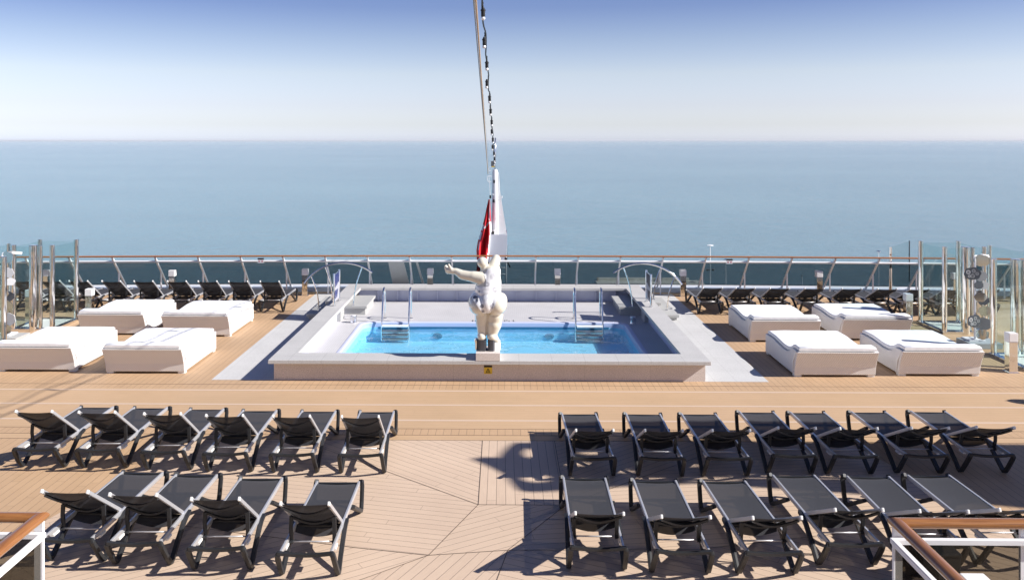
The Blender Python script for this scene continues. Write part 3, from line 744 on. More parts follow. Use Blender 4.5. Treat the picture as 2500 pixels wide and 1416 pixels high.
# ================================================================ LOUNGERS
def make_lounger(theta, label):
    tt = thing('sun_lounger', label, 'sun lounger')
    rx, rz, Ln, hy, bl = .258, .33, 1.88, .70, .88
    def b(mb, nm, mt): return mb.build(nm, mt, tt)
    for s in (-1, 1):
        m = MB(); m.beam((s * rx, .02, rz), (s * rx, Ln - .06, rz), .027, .050, bev=.006); b(m, 'side_rail', M_ALU)
        m = MB(); m.bx(s * rx - .02, s * rx + .02, .30 - .12, .30 + .0, rz - .052, rz - .028); m.build('ratchet', M_CAP, tt)
    # seat sling with slight sag, wrapped over the far end
    m = MB(); ny = 14; nxx = 6; g = []
    for j in range(ny + 1):
        y = hy - .02 + (Ln - hy - .0) * j / ny; row = []
        zz = rz + .018
        if j >= ny - 1: zz -= (.012, .05)[j - ny + 1]
        for i in range(nxx + 1):
            x = -rx + .008 + (2 * rx - .016) * i / nxx; sag = -.012 * math.sin(PI * i / nxx)
            row.append(m.bm.verts.new((x, y, zz + sag)))
        g.append(row)
    for j in range(ny):
        for i in range(nxx):
            f = m.bm.faces.new((g[j][i], g[j][i + 1], g[j + 1][i + 1], g[j + 1][i])); f.smooth = True
    b(m, 'seat_sling', M_SLING)
    m = MB(); g = []
    bx_ = rx - .012
    for j in range(9):
        d = .0 + (bl - .02) * j / 8; row = []
        for i in range(nxx + 1):
            x = -bx_ + 2 * bx_ * i / nxx; sag = -.018 * math.sin(PI * i / nxx)
            y = hy - d * math.cos(theta) + sag * math.sin(theta) * -1; z = rz + .02 + d * math.sin(theta) + sag * math.cos(theta)
            row.append(m.bm.verts.new((x, y, z)))
        g.append(row)
    for j in range(8):
        for i in range(nxx):
            f = m.bm.faces.new((g[j][i], g[j][i + 1], g[j + 1][i + 1], g[j + 1][i])); f.smooth = True
    b(m, 'backrest_sling', M_SLING)
    def bp(d, off=0): return (hy - d * math.cos(theta) - off * math.sin(theta), rz + .02 + d * math.sin(theta) - off * math.cos(theta))
    for s in (-1, 1):
        p0 = bp(0); p1 = bp(bl)
        m = MB(); m.beam((s * bx_, p0[0], p0[1]), (s * bx_, p1[0], p1[1]), .023, .04, bev=.005); br = b(m, 'backrest_rail', M_ALU)
        p2 = bp(bl + .028)
        m = MB(); m.beam((s * bx_, p1[0], p1[1]), (s * bx_, p2[0], p2[1]), .027, .042, bev=.007); m.build('end_cap', M_CAP, br)
    # curved braces under the backrest
    for d, dp in ((bl * .93, .10), (bl * .45, .10)):
        m = MB(); pts = []
        for k in range(13):
            f = k / 12; q = bp(d - dp * math.sin(PI * f) * 1.0, .022 + .05 * math.sin(PI * f)); pts.append((-bx_ + 2 * bx_ * f, q[0], q[1]))
        m.path(pts, [(-.018, -.010), (.018, -.010), (.018, .010), (-.018, .010)], smooth=False); b(m, 'back_brace', M_DARK)
    # props
    pr = bp(bl * .46, .03)
    for s in (-1, 1):
        m = MB(); m.path([(s * (bx_ - .02), pr[0], pr[1]), (s * (bx_ - .015), (pr[0] + .36) / 2 - .01, (pr[1] + rz) / 2), (s * (rx - .03), .36, rz - .02), (s * (rx - .03), .33, rz - .05)], [(-.011, -.02), (.011, -.02), (.011, .02), (-.011, .02)], smooth=False, up=Vector((1, 0, 0))); b(m, 'prop', M_DARK)
    m = MB(); m.tube([(-rx + .03, .345, rz - .035), (rx - .03, .345, rz - .035)], .009, 8); b(m, 'prop_rod', M_ALU)
    # legs: dark plastic loops
    ox = rx + .026
    sec = [(-.019, -.024), (.019, -.024), (.024, 0), (.019, .024), (-.019, .024)]
    for s in (-1, 1):
        m = MB()
        m.path([(s * (rx + .012), -.012, rz + .012), (s * ox, -.016, rz - .01), (s * (ox + .004), .015, rz - .06), (s * (ox + .008), .13, .12), (s * (ox + .011), .20, .038), (s * (ox + .011), .235, .026), (s * (ox + .011), .27, .038),
                (s * (ox + .007), .38, .12), (s * (ox + .004), .60, rz - .06), (s * (ox + .002), .70, rz - .015), (s * (ox + .0), .80, rz - .002)], sec, smooth=False, up=Vector((s, 0, 0))); b(m, 'leg', M_DARK)
        m = MB()
        m.path([(s * (rx + .012), Ln - .02, rz + .006), (s * ox, Ln + .004, rz - .01), (s * (ox + .006), Ln - .005, rz - .06), (s * (ox + .008), Ln - .06, .10), (s * (ox + .010), Ln - .10, .036), (s * (ox + .010), Ln - .135, .026), (s * (ox + .009), Ln - .19, .040),
                (s * (ox + .006), Ln - .38, .14), (s * (ox + .002), Ln - .56, .235), (s * (ox - .0), Ln - .68, rz - .03)], sec, smooth=False, up=Vector((s, 0, 0))); b(m, 'leg', M_DARK)
    m = MB(); m.path([(-ox + (2 * ox) * k / 12, -.014 + .02 * math.sin(PI * k / 12), rz + .012 - .03 * math.sin(PI * k / 12)) for k in range(13)], [(-.022, -.014), (.022, -.014), (.022, .014), (-.022, .014)], smooth=False); b(m, 'end_bar', M_DARK)
    m = MB(); m.path([(-ox + (2 * ox) * k / 12, Ln - .004, rz - .032 + .0 * k) for k in range(13)], [(-.016, -.014), (.016, -.014), (.016, .012), (-.016, .012)], smooth=False); b(m, 'end_bar', M_DARK)
    m = MB(); m.bx(-rx + .02, rx - .02, hy - .04, hy + .02, rz - .035, rz - .005); b(m, 'cross_bar', M_DARK)
    m = MB(); m.bx(-rx + .02, rx - .02, 1.3, 1.34, rz - .035, rz - .012); b(m, 'cross_bar', M_DARK)
    # drooping sling tail below hinge
    m = MB(); g = []
    for j in range(4):
        row = []
        for i in range(9):
            f = i / 8; row.append(m.bm.verts.new((-bx_ + 2 * bx_ * f, hy - .02 - .085 * j / 3 - .0 * f, rz - .0 - (.05 + .05 * math.sin(PI * f)) * (j / 3))))
        g.append(row)
    for j in range(3):
        for i in range(8):
            f = m.bm.faces.new((g[j][i], g[j][i + 1], g[j + 1][i + 1], g[j + 1][i])); f.smooth = True
    b(m, 'sling_tail', M_SLING)
    return tt
protoL = make_lounger(R(34.5), 'x'); protoR = make_lounger(R(25.5), 'x')
protoL_used = [False]; protoR_used = [False]
ORD = ['first', 'second', 'third', 'fourth', 'fifth', 'sixth', 'seventh', 'eighth', 'ninth', 'tenth', 'eleventh']
def put(side, x, y, rz, label, group):
    pr, us = (protoL, protoL_used) if side == 'L' else (protoR, protoR_used)
    if not us[0]:
        us[0] = True; pr.location = (x, y, 0); pr.rotation_euler = (0, 0, rz); pr['label'] = label; pr['group'] = group; return pr
    return dup(pr, (x, y, 0), rz, label, group)
rr = random.Random(5)
def row(side, pts, lab, group, z=.33, jit=1.5):
    for i, (xa, xb, py_) in enumerate(pts):
        p = G((xa + xb) / 2, py_, z)
        put(side, p.x, p.y, R(rr.uniform(-jit, jit)), lab.format(ORD[i]), group)
row('L', [(34, 138, 1096), (187, 291.5, 1098), (346, 451, 1102.5), (497.5, 602, 1107), (659.6, 766, 1109), (825.5, 935, 1110.5)],
    'dark lounger with raised back, {} from the left in the upper left row', 'loungers in the upper left row')
row('L', [(112, 213, 1317.5), (264, 393, 1326), (460.5, 596, 1338), (675.7, 816, 1351)],
    'dark lounger with raised back, {} from the left in the lower left row', 'loungers in the lower left row')
row('R', [(1393, 1505.5, 1118), (1562, 1673, 1118.5), (1724, 1836, 1118.5), (1885.6, 1993, 1112), (2034, 2143, 1113.5), (2209, 2314, 1112), (2367, 2473, 1110.5)],
    'dark lounger with low tilted back, {} from the left in the upper right row', 'loungers in the upper right row')
row('R', [(1391, 1531, 1337.5), (1597, 1742, 1346.5), (1818, 1959, 1349), (2017, 2156, 1328), (2222, 2362, 1332), (2413, 2553, 1328)],
    'dark lounger with low tilted back, {} from the left in the lower right row', 'loungers in the lower right row')
YT = 22.5
for i, px_ in enumerate((18, 93, 162, 243, 322.5, 405, 480.5, 555.5, 633)):
    x = (px_ - 1226) / 93.3 + .255; lab = 'dark lounger before the stern railing, %s from the left in the far left row' % ORD[i]
    put('L', x, YT, R(rr.uniform(-1, 1)), lab, 'loungers in the far left row')
for i, px_ in enumerate((1714, 1792.5, 1875, 1958, 2048, 2132, 2209, 2290, 2375)):
    x = (px_ - 1226) / 94.0 + .255; lab = 'dark lounger before the stern railing, %s from the left in the far right row' % ORD[i]
    put('R', x, 22.45 - .02 * i, R(rr.uniform(-1, 1)), lab, 'loungers in the far right row')

# ================================================================ DAYBEDS
def make_daybed():
    tt = thing('wicker_daybed', 'x', 'daybed'); HW = .775; Lb = 1.85
    prof = [(0.0, .525), (.10, .525), (.2, .50), (.32, .43), (.5, .385), (.75, .38), (1.0, .40), (1.3, .425), (1.6, .425), (1.85, .42)]
    def ff(z): return -.18 * ((z - .04) / .46) ** 1.7       # flared head face
    side = [(ff(.04), .04), (ff(.2), .2), (ff(.35), .35), (ff(.44), .44), (ff(.50), .515)] + prof[0:] + [(1.86, .04)]
    m = MB(); Mx = Matrix(((0, 0, 1, 0), (1, 0, 0, 0), (0, 1, 0, 0), (0, 0, 0, 1)))
    m.prism(side, -HW, HW, Mx); o = m.build('wicker_body', M_WICK, tt)
    bv = o.modifiers.new('b', 'BEVEL'); bv.width = .012; bv.segments = 2; bv.limit_method = 'ANGLE'; bv.angle_limit = R(50)
    # mattress
    def sm(y):
        for (a_, b_), (c_, d_) in zip(prof, prof[1:]):
            if a_ <= y <= c_: return b_ + (d_ - b_) * (y - a_) / (c_ - a_)
        return prof[0][1] if y < 0 else prof[-1][1]
    m = MB(); ny = 40; cols = [(-.728, 0), (-.735, .015), (-.734, .058), (-.722, .07), (-.4, .074), (0, .076), (.4, .074), (.722, .07), (.734, .058), (.735, .015), (.728, 0)]
    rings = []
    for j in range(ny + 1):
        y = -.16 + 1.98 * j / ny; k = 1.0
        e = min(j, ny - j); k = (0.75, 1., 1.)[e] if e < 3 else 1.0
        base = sum(sm(y + d) for d in (-.12, -.06, 0, .06, .12)) / 5
        base = max(base, sm(y) + .004) + .006
        tuck = -.012 * math.exp(-((y - .16) / .025) ** 2)
        rings.append([m.bm.verts.new((x, y, base + dz * k + (tuck if dz > .05 else 0) + (.004 * math.sin(9 * x + 3 * y) if dz > .05 else 0))) for x, dz in cols])
    for a_, b_ in zip(rings, rings[1:]):
        for k in range(len(cols)):
            f = m.bm.faces.new((a_[k], a_[(k + 1) % len(cols)], b_[(k + 1) % len(cols)], b_[k])); f.smooth = True
    m.bm.faces.new(rings[0]); m.bm.faces.new(rings[-1][::-1]); m.build('mattress', M_MATT, tt)
    for sx_ in (-1, 1):
        m = MB(); m.path([(sx_ * (HW + .004), -.10, .52), (sx_ * (HW + .012), .05, .30), (sx_ * (HW + .004), .12, .08)], [(-.022, -.003), (.022, -.003), (.022, .003), (-.022, .003)], smooth=False, up=Vector((sx_, 0, 0))); m.build('strap', M_STRAP, tt)
        for yy in (.02, 1.70):
            m = MB(); m.bx(sx_ * (HW - .14), sx_ * (HW - .01), yy, yy + .12, 0, .04); m.build('foot', M_CAP, tt)
    return tt
db = make_daybed(); first = [True]
DB = [((258, 451, 909.5), 'white wicker daybed in front on the left, right one of the front pair'),
      ((-8, 185, 905), 'white wicker daybed cut by the left edge of the photo'),
      ((196, 357, 816), 'white wicker daybed at the back left, beside the glass shower screens'),
      ((400, 562, 820), 'white wicker daybed at the back, closest to the left pool path'),
      ((1940, 2137, 918), 'white wicker daybed in front on the right, beside the marble path'),
      ((2197, 2390, 916), 'white wicker daybed in front on the right, beside the near glass shower'),
      ((1833, 1996, 833), 'white wicker daybed at the back on the right, nearest the pool'),
      ((2054, 2219, 829), 'white wicker daybed at the back on the right, next to the glass screens')]
for (xa, xb, py_), lb in DB:
    p = G((xa + xb) / 2, py_, .02); lc = (p.x, p.y, 0)
    if first[0]: db.location = lc; db['label'] = lb; db['group'] = 'wicker daybeds beside the pool'; first[0] = False
    else: dup(db, lc, R(rr.uniform(-.4, .4)), lb, 'wicker daybeds beside the pool')

# ================================================================ BOLLARD LAMPS
bl = thing('bollard_lamp', 'x', 'lamp'); 
m = MB(); m.bx(-.082, .082, -.082, .082, 0.0, .60, .004); m.build('column', M_CHROME, bl)
m = MB(); m.bx(-.09, .09, -.09, .09, .602, .78, .012); m.build('shade', mat('opal_shade', (.82, .80, .80), .35), bl)
m = MB(); m.bx(-.105, .105, -.105, .105, 0, .012); m.build('foot_plate', M_STEEL, bl)
LM = [(-13.3, 24.9, 'chrome bollard lamp seen between the steel posts on the far left'),
      (-9.6, 24.9, 'chrome bollard lamp behind the far left loungers'),
      (-5.79, 25.2, 'chrome bollard lamp by the stern rail, left of the pool steps'),
      (-2.12, 25.3, 'chrome bollard lamp behind the back pool coping, left of the statue'),
      (1.62, 25.3, 'chrome bollard lamp behind the back pool coping, right of the statue'),
      (5.27, 25.2, 'chrome bollard lamp by the stern rail, right of the pool steps'),
      (9.15, 25.0, 'chrome bollard lamp behind the far right loungers'),
      (12.9, 24.7, 'chrome bollard lamp seen between steel posts on the far right'),
      (-10.5, 21.75, 'chrome bollard lamp beside the glass shower behind the left daybeds'),
      (10.0, 21.35, 'chrome bollard lamp beside the glass shower behind the right daybeds'),
      (11.62, 21.3, 'chrome bollard lamp behind the thick steel post on the right'),
      (-11.95, 21.6, 'chrome bollard lamp behind the thick steel post on the left'),
      (10.0, 17.05, 'large near chrome bollard lamp in front of the right glass shower'),
      (15.0, 24.4, 'chrome bollard lamp seen through the near right shower glass')]
for i, (x, y, lb) in enumerate(LM):
    if i == 0: bl.location = (x, y, 0); bl['label'] = lb; bl['group'] = 'bollard lamps on the deck'
    else: dup(bl, (x, y, 0), 0, lb, 'bollard lamps on the deck')

# ================================================================ GLASS SHOWERS
M_TRAY = mat('tray_white', (.70, .69, .66), .5)
def shower(x0, x1, y0, y1, bigx, bigy, label):
    tt = thing('glass_shower', label, 'shower', ((x0 + x1) / 2, (y0 + y1) / 2, 0)); cx, cy = (x0 + x1) / 2, (y0 + y1) / 2
    hx, hy = (x1 - x0) / 2, (y1 - y0) / 2
    for (x, y) in ((-hx, -hy), (hx, -hy), (-hx, hy), (hx, hy)):
        for dx in ((0, .10) if abs(y - (bigy - cy)) < .1 and x * (bigx - cx + .001) < 0 and False else (0,)):
            m = MB(); m.lathe((x, y, .0), [(.062, .0), (.062, .05), (.06, .052), (.06, 2.05), (.055, 2.055)], 20); m.build('steel_post', M_CHROME, tt)
    m = MB(); m.lathe((bigx - cx, bigy - cy, 0), [(.10, 0), (.10, 2.04), (.09, 2.05)], 28); m.lathe((bigx - cx + .17, bigy - cy, 0), [(.045, 0), (.045, 2.03), (.04, 2.035)], 16); m.build('shower_column', M_CHROME, tt)
    for (a_, b_) in (((-hx, -hy), (-hx, hy)), ((-hx, hy), (hx, hy)), ((hx, -hy), (hx, hy)), ((-hx, -hy), (bigx - cx, -hy)) if abs(bigy - y0) < .1 else ((bigx - cx, hy), (hx, hy + .0001))):
        d = Vector((b_[0] - a_[0], b_[1] - a_[1], 0)).normalized() * .06
        m = MB(); m.beam((a_[0] + d.x, a_[1] + d.y, 1.03), (b_[0] - d.x, b_[1] - d.y, 1.03), .012, 1.96); m.build('glass_pane', M_CLEAR, tt)
    m = MB(); m.bx(-hx + .06, hx - .06, -hy + .06, hy - .06, .0, .05)
    m.build('tray', M_TRAY, tt)
    m = MB()
    for q in ((-hx - .07, hx + .07, -hy - .07, -hy + .06), (-hx - .07, hx + .07, hy - .06, hy + .07), (-hx - .07, -hx + .06, -hy + .061, hy - .061), (hx - .06, hx + .07, -hy + .061, hy - .061)): m.bx(*q, .0, .06)
    m.build('tray_frame', M_CHROME, tt)
    return tt
shower(10.41, 11.34, 20.4, 21.56, 10.9, 20.4, 'tall glass shower with polished steel posts, farther of the two on the right')
shower(10.37, 11.3, 17.1, 18.3, 10.83, 18.3, 'tall glass shower with polished steel posts cut by the right edge of the photo')
shower(-11.68, -10.75, 20.4, 21.56, -11.2, 20.4, 'tall glass shower with polished steel posts behind the left daybeds')
shower(-11.65, -10.72, 17.1, 18.35, -11.2, 18.35, 'tall glass shower at the left edge of the photo, one steel post showing')
# wind screens
def screen(name, pts, z0, z1, label, posts=True):
    tt = thing(name, label, 'glass screen', (pts[0][0], pts[0][1], 0)); o0 = Vector((pts[0][0], pts[0][1], 0))
    for a_, b_ in zip(pts, pts[1:]):
        m = MB(); zc = (z0 + z1) / 2; m.beam(Vector((*a_, zc)) - o0, Vector((*b_, zc)) - o0, .012, z1 - z0); m.build('glass_pane', M_CLEAR, tt)
    if posts:
        for p in pts:
            m = MB(); m.lathe((p[0] - o0.x, p[1] - o0.y, 0), [(.05, 0), (.05, z1 + .03)], 16); m.build('post', M_CHROME, tt)
screen('wind_screen', [(11.75, 20.9), (12.0, 19.25), (12.6, 17.6)], .05, 2.0, 'clear glass wind screen with steel posts at the right side behind the showers')
screen('wind_screen', [(-12.1, 20.9), (-12.4, 19.3), (-13.0, 17.6)], .05, 2.0, 'clear glass wind screen with steel posts at the left side behind the showers')
screen('corner_screen', [(11.25, 25.1), (12.5, 26.6)], .2, 1.46, 'low greenish glass screen rising above the stern handrail on the right', False)
cs = bpy.data.objects['corner_screen']; m = MB(); m.lathe((0, 0, 0), [(.045, .0), (.045, 1.46)], 14); m.build('post', M_CHROME, cs)
m = MB(); m.beam((1.255, 1.506, .2), (1.255, 1.506, 1.47), .02, .03, up=(0, 1, 0)); m.build('edge_strip', M_DEDGE, cs)

# flower sculptures on stands
M_PLW = mat('white_leaf_plate', (.78, .78, .80), .3); M_PLD = mat('dark_leaf_plate', (.09, .10, .12), .25); M_PLG = mat('grey_leaf_plate', (.30, .31, .33), .35); M_PLM = mat('mirror_leaf_plate', (.7, .7, .7), .1, 1.0)
def cloud(cx, cz, r, y, lob=7, ph=0.0, asp=.8):
    return [(cx + r * (1 + .13 * abs(math.sin(lob * (k / 56) * PI + ph))) * math.cos(2 * PI * k / 56), cz + asp * r * (1 + .13 * abs(math.sin(lob * (k / 56) * PI + ph))) * math.sin(2 * PI * k / 56)) for k in range(56)]
def sculpture(x, y, sgn, label, light):
    tt = thing('leaf_sculpture', label, 'sculpture', (x, y, 0))
    m = MB(); m.bx(-.34, .36, -.3, .3, 0, .12, .006); m.build('stone_base', M_STEP if light else M_GREY, tt)
    m = MB(); m.path([(-.1 * sgn, .2, .13), (-.1 * sgn, .0, .14), (-.1 * sgn, -.03, .2), (-.1 * sgn, -.03, 1.9), (-.1 * sgn, .0, 1.98), (.1 * sgn, .03, 2.0), (.28 * sgn, .1, 1.97)], [(-.03, -.01), (.03, -.01), (.03, .01), (-.03, .01)], smooth=False, up=Vector((1, 0, 0))); m.bx(-.25, .1, -.1, .25, .121, .15)
    m.build('bent_stem', M_WHITEP, tt)
    RX = Matrix.Rotation(R(90), 4, 'X')
    specs = [(.03, 1.90, .15, 'M', .0), (-.20, 1.62, .16, 'P', .06), (.03, 1.55, .13, 'G', -.02), (-.06, 1.36, .10, 'D', .05), (.10, 1.35, .10, 'G', .0), (-.02, 1.10, .12, 'M', .05), (.07, 1.02, .12, 'D', .0), (.06, .80, .13, 'M', .06), (-.17, .58, .16, 'P', .08), (.07, .50, .16, 'G', .0), (.02, .28, .13, 'M', .05)]
    for k, (dx, z, r_, kind, yo) in enumerate(specs):
        m = MB(); tilt = Matrix.Rotation(R((k * 37) % 30 - 15), 4, 'Z')
        mt = {'M': M_PLM, 'D': M_PLD, 'G': M_PLW if light else M_PLG, 'P': M_PLW if light else M_PLD}[kind]
        base = Matrix.Translation((dx * sgn * 1.0, -.06 - yo, z)) @ tilt @ RX
        m.prism(cloud(0, 0, r_, 0, 5 + k % 4, k), -.005, .005, base)
        if kind == 'P':
            m.slot = 1
            for (fx, fz, fr) in ((-.09, .03, .045), (.02, .06, .04), (.09, 0, .035), (0, -.05, .045), (-.07, -.06, .03)):
                nn = 16
                for rr_ in (fr, fr * .5):
                    for q in range(nn):
                        a0, a1 = 2 * PI * q / nn, 2 * PI * (q + 1) / nn; r2 = rr_ * .72
                        if q % 2 == 0 or fx < 0: m.quad([base @ Vector((fx + rr_ * math.cos(a0), fz + rr_ * math.sin(a0), .0075)), base @ Vector((fx + rr_ * math.cos(a1), fz + rr_ * math.sin(a1), .0075)), base @ Vector((fx + r2 * math.cos(a1), fz + r2 * math.sin(a1), .0075)), base @ Vector((fx + r2 * math.cos(a0), fz + r2 * math.sin(a0), .0075))])
        m.build('leaf_plate', [mt, M_PLW if not light else M_FLG], tt)
sculpture(10.55, 19.2, 1, 'metal cloud and flower plates on a bent stem, grey base, between the right showers', False)
sculpture(-11.25, 19.4, 1, 'white metal cloud and flower plates on a bent stem at the left photo edge', True)

# ================================================================ NEAR RAILINGS
def near_rail(sgn, label):
    def MX(x): return x if sgn > 0 else -.51 - x
    zc = 1.97; Yc = 5.92; xc = 2.70; r_ = .047
    tt = thing('balcony_railing', label, 'railing', (MX(xc), Yc, 0))
    def T(x, y, z): return (MX(x) - MX(xc), y - Yc, z)
    prof = [(.048 * math.cos(q), .033 * math.sin(q)) for q in [2 * PI * k / 16 for k in range(16)]]
    zt = zc - .033
    def bar(pa, pb, cut_a, cut_b, name='handrail'):
        # straight bar with mitred ends: built by ring positions shifted along the axis
        m = MB(); pa = Vector(pa); pb = Vector(pb); d = (pb - pa).normalized(); x = d.cross(Vector((0, 0, 1))).normalized(); z = Vector((0, 0, 1))
        nseg = 14; rings = []
        for i in range(nseg + 1):
            f = i / nseg; ring_ = []
            for a_, b_ in prof:
                s0 = cut_a * a_ if i == 0 else 0; s1 = cut_b * a_ if i == nseg else 0
                ring_.append(m.bm.verts.new(pa + (pb - pa) * f + x * a_ + z * b_ + d * (s0 + s1)))
            rings.append(ring_)
        n = len(prof); Ltot = (pb - pa).length
        for i in range(nseg):
            for j in range(n):
                f = m.bm.faces.new((rings[i][j], rings[i][(j + 1) % n], rings[i + 1][(j + 1) % n], rings[i + 1][j])); f.smooth = True
                for lp, (uu, vv) in zip(f.loops, ((i, j), (i, j + 1), (i + 1, j + 1), (i + 1, j))): lp[m.uv].uv = (uu / nseg * Ltot, vv / n)
        m.bm.faces.new(rings[0][::-1]); m.bm.faces.new(rings[-1])
        return m.build(name, M_RAILWOOD, tt)
    bar(T(xc, Yc, zt), T(xc, 3.0, zt), -1 if sgn > 0 else 1, 0)      # towards the camera
    bar(T(xc, Yc, zt), T(3.62, Yc, zt), 1 if sgn > 0 else -1, 0)
    bar(T(3.628, Yc, zt), T(6.0, Yc, zt), 0, 0)
    # posts
    for (x, y) in ((xc, Yc), (3.56, Yc), (4.8, Yc), (xc, 4.6)):
        m = MB(); c = T(x, y, 0); m.bx(c[0] - .03, c[0] + .03, c[1] - .012, c[1] + .012, .0, zt - .02); m.build('post', M_WHITEP, tt)
        m = MB(); m.lathe((c[0], c[1] - .014, 1.80), [(.012, 0), (.012, .016), (.006, .02)], 10); m.build('bolt', M_STEEL, tt)
    zm = 1.83; so_ = .045
    m = MB(); m.beam(T(xc - .06, Yc - .04, zm), T(6.0, Yc - .04, zm), .036, .036, bev=.003); m.build('mid_rail', M_WHITEP, tt)
    m = MB(); m.beam(T(xc - .045, Yc - .06, zm), T(xc - .045, 3.0, zm), .04, .036, bev=.003); m.build('mid_rail', M_WHITEP, tt)
    for (pa, pb) in (((xc + .03, Yc - .005), (3.53, Yc - .005)), ((3.59, Yc - .005), (4.77, Yc - .005)), ((xc - .03, Yc - .05), (xc - .03, 4.63)), ((xc - .03, 4.57), (xc - .03, 3.0))):
        a_ = Vector(T(*pa, 1.15)); b_ = Vector(T(*pb, 1.15))
        m = MB(); m.beam(a_, b_, .012, 1.28); m.build('glass_pane', M_BROWNGL, tt)
near_rail(-1, 'varnished wooden handrail over white posts and tinted glass, bottom left corner')
near_rail(1, 'varnished wooden handrail over white posts and tinted glass, bottom right corner')
# white bollard lamp on the near landing
nl = thing('landing_lamp', 'white cube lamp top seen behind the wooden handrail at the bottom right', 'lamp', (3.06, 5.54, 0))
m = MB(); m.bx(-.08, .08, -.12, .12, 1.57, 1.73, .008); m.build('shade', mat('opal_shade_near', (.85, .84, .83), .35), nl)
m = MB(); m.bx(-.06, .06, -.09, .09, .0, 1.568); m.build('column', M_CHROME, nl)
# small dark side table
p = G(2300, 1330, .42)
tb = thing('side_table', 'dark grey cube side table behind the right tinted glass', 'table', (p.x - .1, p.y, 0))
m = MB(); m.bx(-.2, .2, -.2, .2, .385, .42, .01); m.build('table_top', M_DARK, tb)
m = MB(); m.bx(-.19, .19, -.19, .19, .0, .384, .008); m.build('table_body', M_DARK, tb)
# black bag at the right edge
bg_ = thing('beach_bag', 'black bag lying on the deck at the right photo edge', 'bag', (9.30, 15.05, 0))
m = MB(); m.lathe((0, 0, 0), [(.10, .0), (.15, .04), (.17, .12), (.14, .22), (.08, .29), (.03, .31)], 20); m.build('bag_body', M_BLACK, bg_)
m = MB(); m.tube([(-.06 + .12 * k / 8, 0, .28 + .08 * math.sin(PI * k / 8)) for k in range(9)], .008, 6, up=Vector((0, 1, 0))); m.build('handle', M_BLACK, bg_)

# ================================================================ MAST, FLAG, LIGHTS
MY = 28.0; s75 = F / MY
def mp(px_, py_, dy=0.0):
    s = F / (MY + dy); return Vector(((px_ - 1226) / s, dy, H - (py_ - CY) / s))
mast = thing('flag_mast', 'white tapering flag mast with steel fittings standing behind the stern railing', 'mast', (0, MY, 0))
m = MB(); a_ = mp(1209.5, 640); 
m.tube([(a_.x, 0, -.4), (a_.x, 0, .9)], .16, 16, up=Vector((0, 1, 0)))
m.lathe((mp(1208, 570).x, 0, 0), [(.15, -.3), (.125, mp(0, 570).z), (.095, mp(0, 480).z), (.085, mp(0, 418).z), (.07, mp(0, 414).z)], 18); m.build('mast_column', M_WHITEP, mast)
m = MB(); pl = [mp(1214, 428), mp(1236, 566), mp(1236, 572), mp(1212, 572)]; mm = Matrix.Rotation(R(90), 4, 'X')
m.prism([(p.x, p.z) for p in pl], -.02, .02, mm); m.build('stay_plate', M_WHITE2, mast)
m = MB(); pl = [mp(1195, 571), mp(1238, 571), mp(1234, 632), mp(1195, 640)]
m.prism([(p.x, p.z) for p in pl], .19, .23, mm); m.build('box_panel', mat('box_panel_white', (.62, .64, .70), .4), mast)
m = MB(); p = mp(1203, 401); m.bx(p.x - .06, p.x + .07, -.08, .08, p.z - .09, p.z + .10, .01); m.build('stern_lantern', mat('lantern_grey', (.15, .15, .16), .4), mast)
m = MB(); m.bx(p.x - .04, p.x + .05, -.085, -.081, p.z - .10, p.z - .07); m.build('lantern_glow', M_YEL, mast)
m = MB(); q = mp(1208, 415); q2 = mp(1209, 337); m.tube([(q.x, .1, q.z), (q2.x, .1, q2.z)], .02, 8, up=Vector((0, 1, 0))); m.build('antenna', M_STEEL, mast)
for (pts, r_) in ((((1200, 408), (1194, 409), (1192, 413), (1194, 417), (1199, 417)), .010), (((1199, 430), (1191, 430), (1190, 437), (1191, 443), (1199, 444)), .012), (((1214, 486), (1222, 485), (1225, 482), (1225, 478)), .018), (((1213, 522), (1224, 524), (1227, 521)), .010), (((1199, 474), (1206, 475)), .012), (((1206, 560), (1206, 650)), .012), (((1236, 560), (1238, 640)), .015), (((1216, 420), (1218, 447), (1219, 470)), .014), (((1211, 412), (1212, 570)), .008), (((1226, 570), (1230, 560), (1236, 562)), .012)):
    m = MB(); m.tube([Vector((mp(*p).x, -.17, mp(*p).z)) for p in pts], r_, 6, up=Vector((0, 1, 0))); m.build('fitting', M_WHITEP if r_ != .015 else M_STEEL, mast)
for (x_, y_) in ((1206, 443), (1205, 490), (1197, 480), (1204, 567)):
    p = mp(x_, y_); m = MB(); m.bx(p.x - .03, p.x + .03, -.21, -.15, p.z - .05, p.z + .05, .008); m.build('block', M_BLACK, mast)
# ladder/bracket right of the mast behind the rail glass
stn = thing('mast_bracket', 'white steel bracket behind the rail glass, right of the statue', 'bracket', (.12, 26.6, 0))
m = MB(); m.tube([(-.0, 0, -.2), (0, 0, .95)], .02, 8, up=Vector((0, 1, 0))); m.tube([(-.3, 0, .62), (0, 0, .62)], .014, 8); m.tube([(-.3, 0, .42), (0, 0, .42)], .014, 8); m.build('frame', M_WHITEP, stn)
m = MB(); m.bx(-.05, .03, -.04, .04, .78, .93, .01); m.beam((.0, 0, .88), (.12, 0, .62), .02, .04); m.build('clamp', M_BLACK, stn)
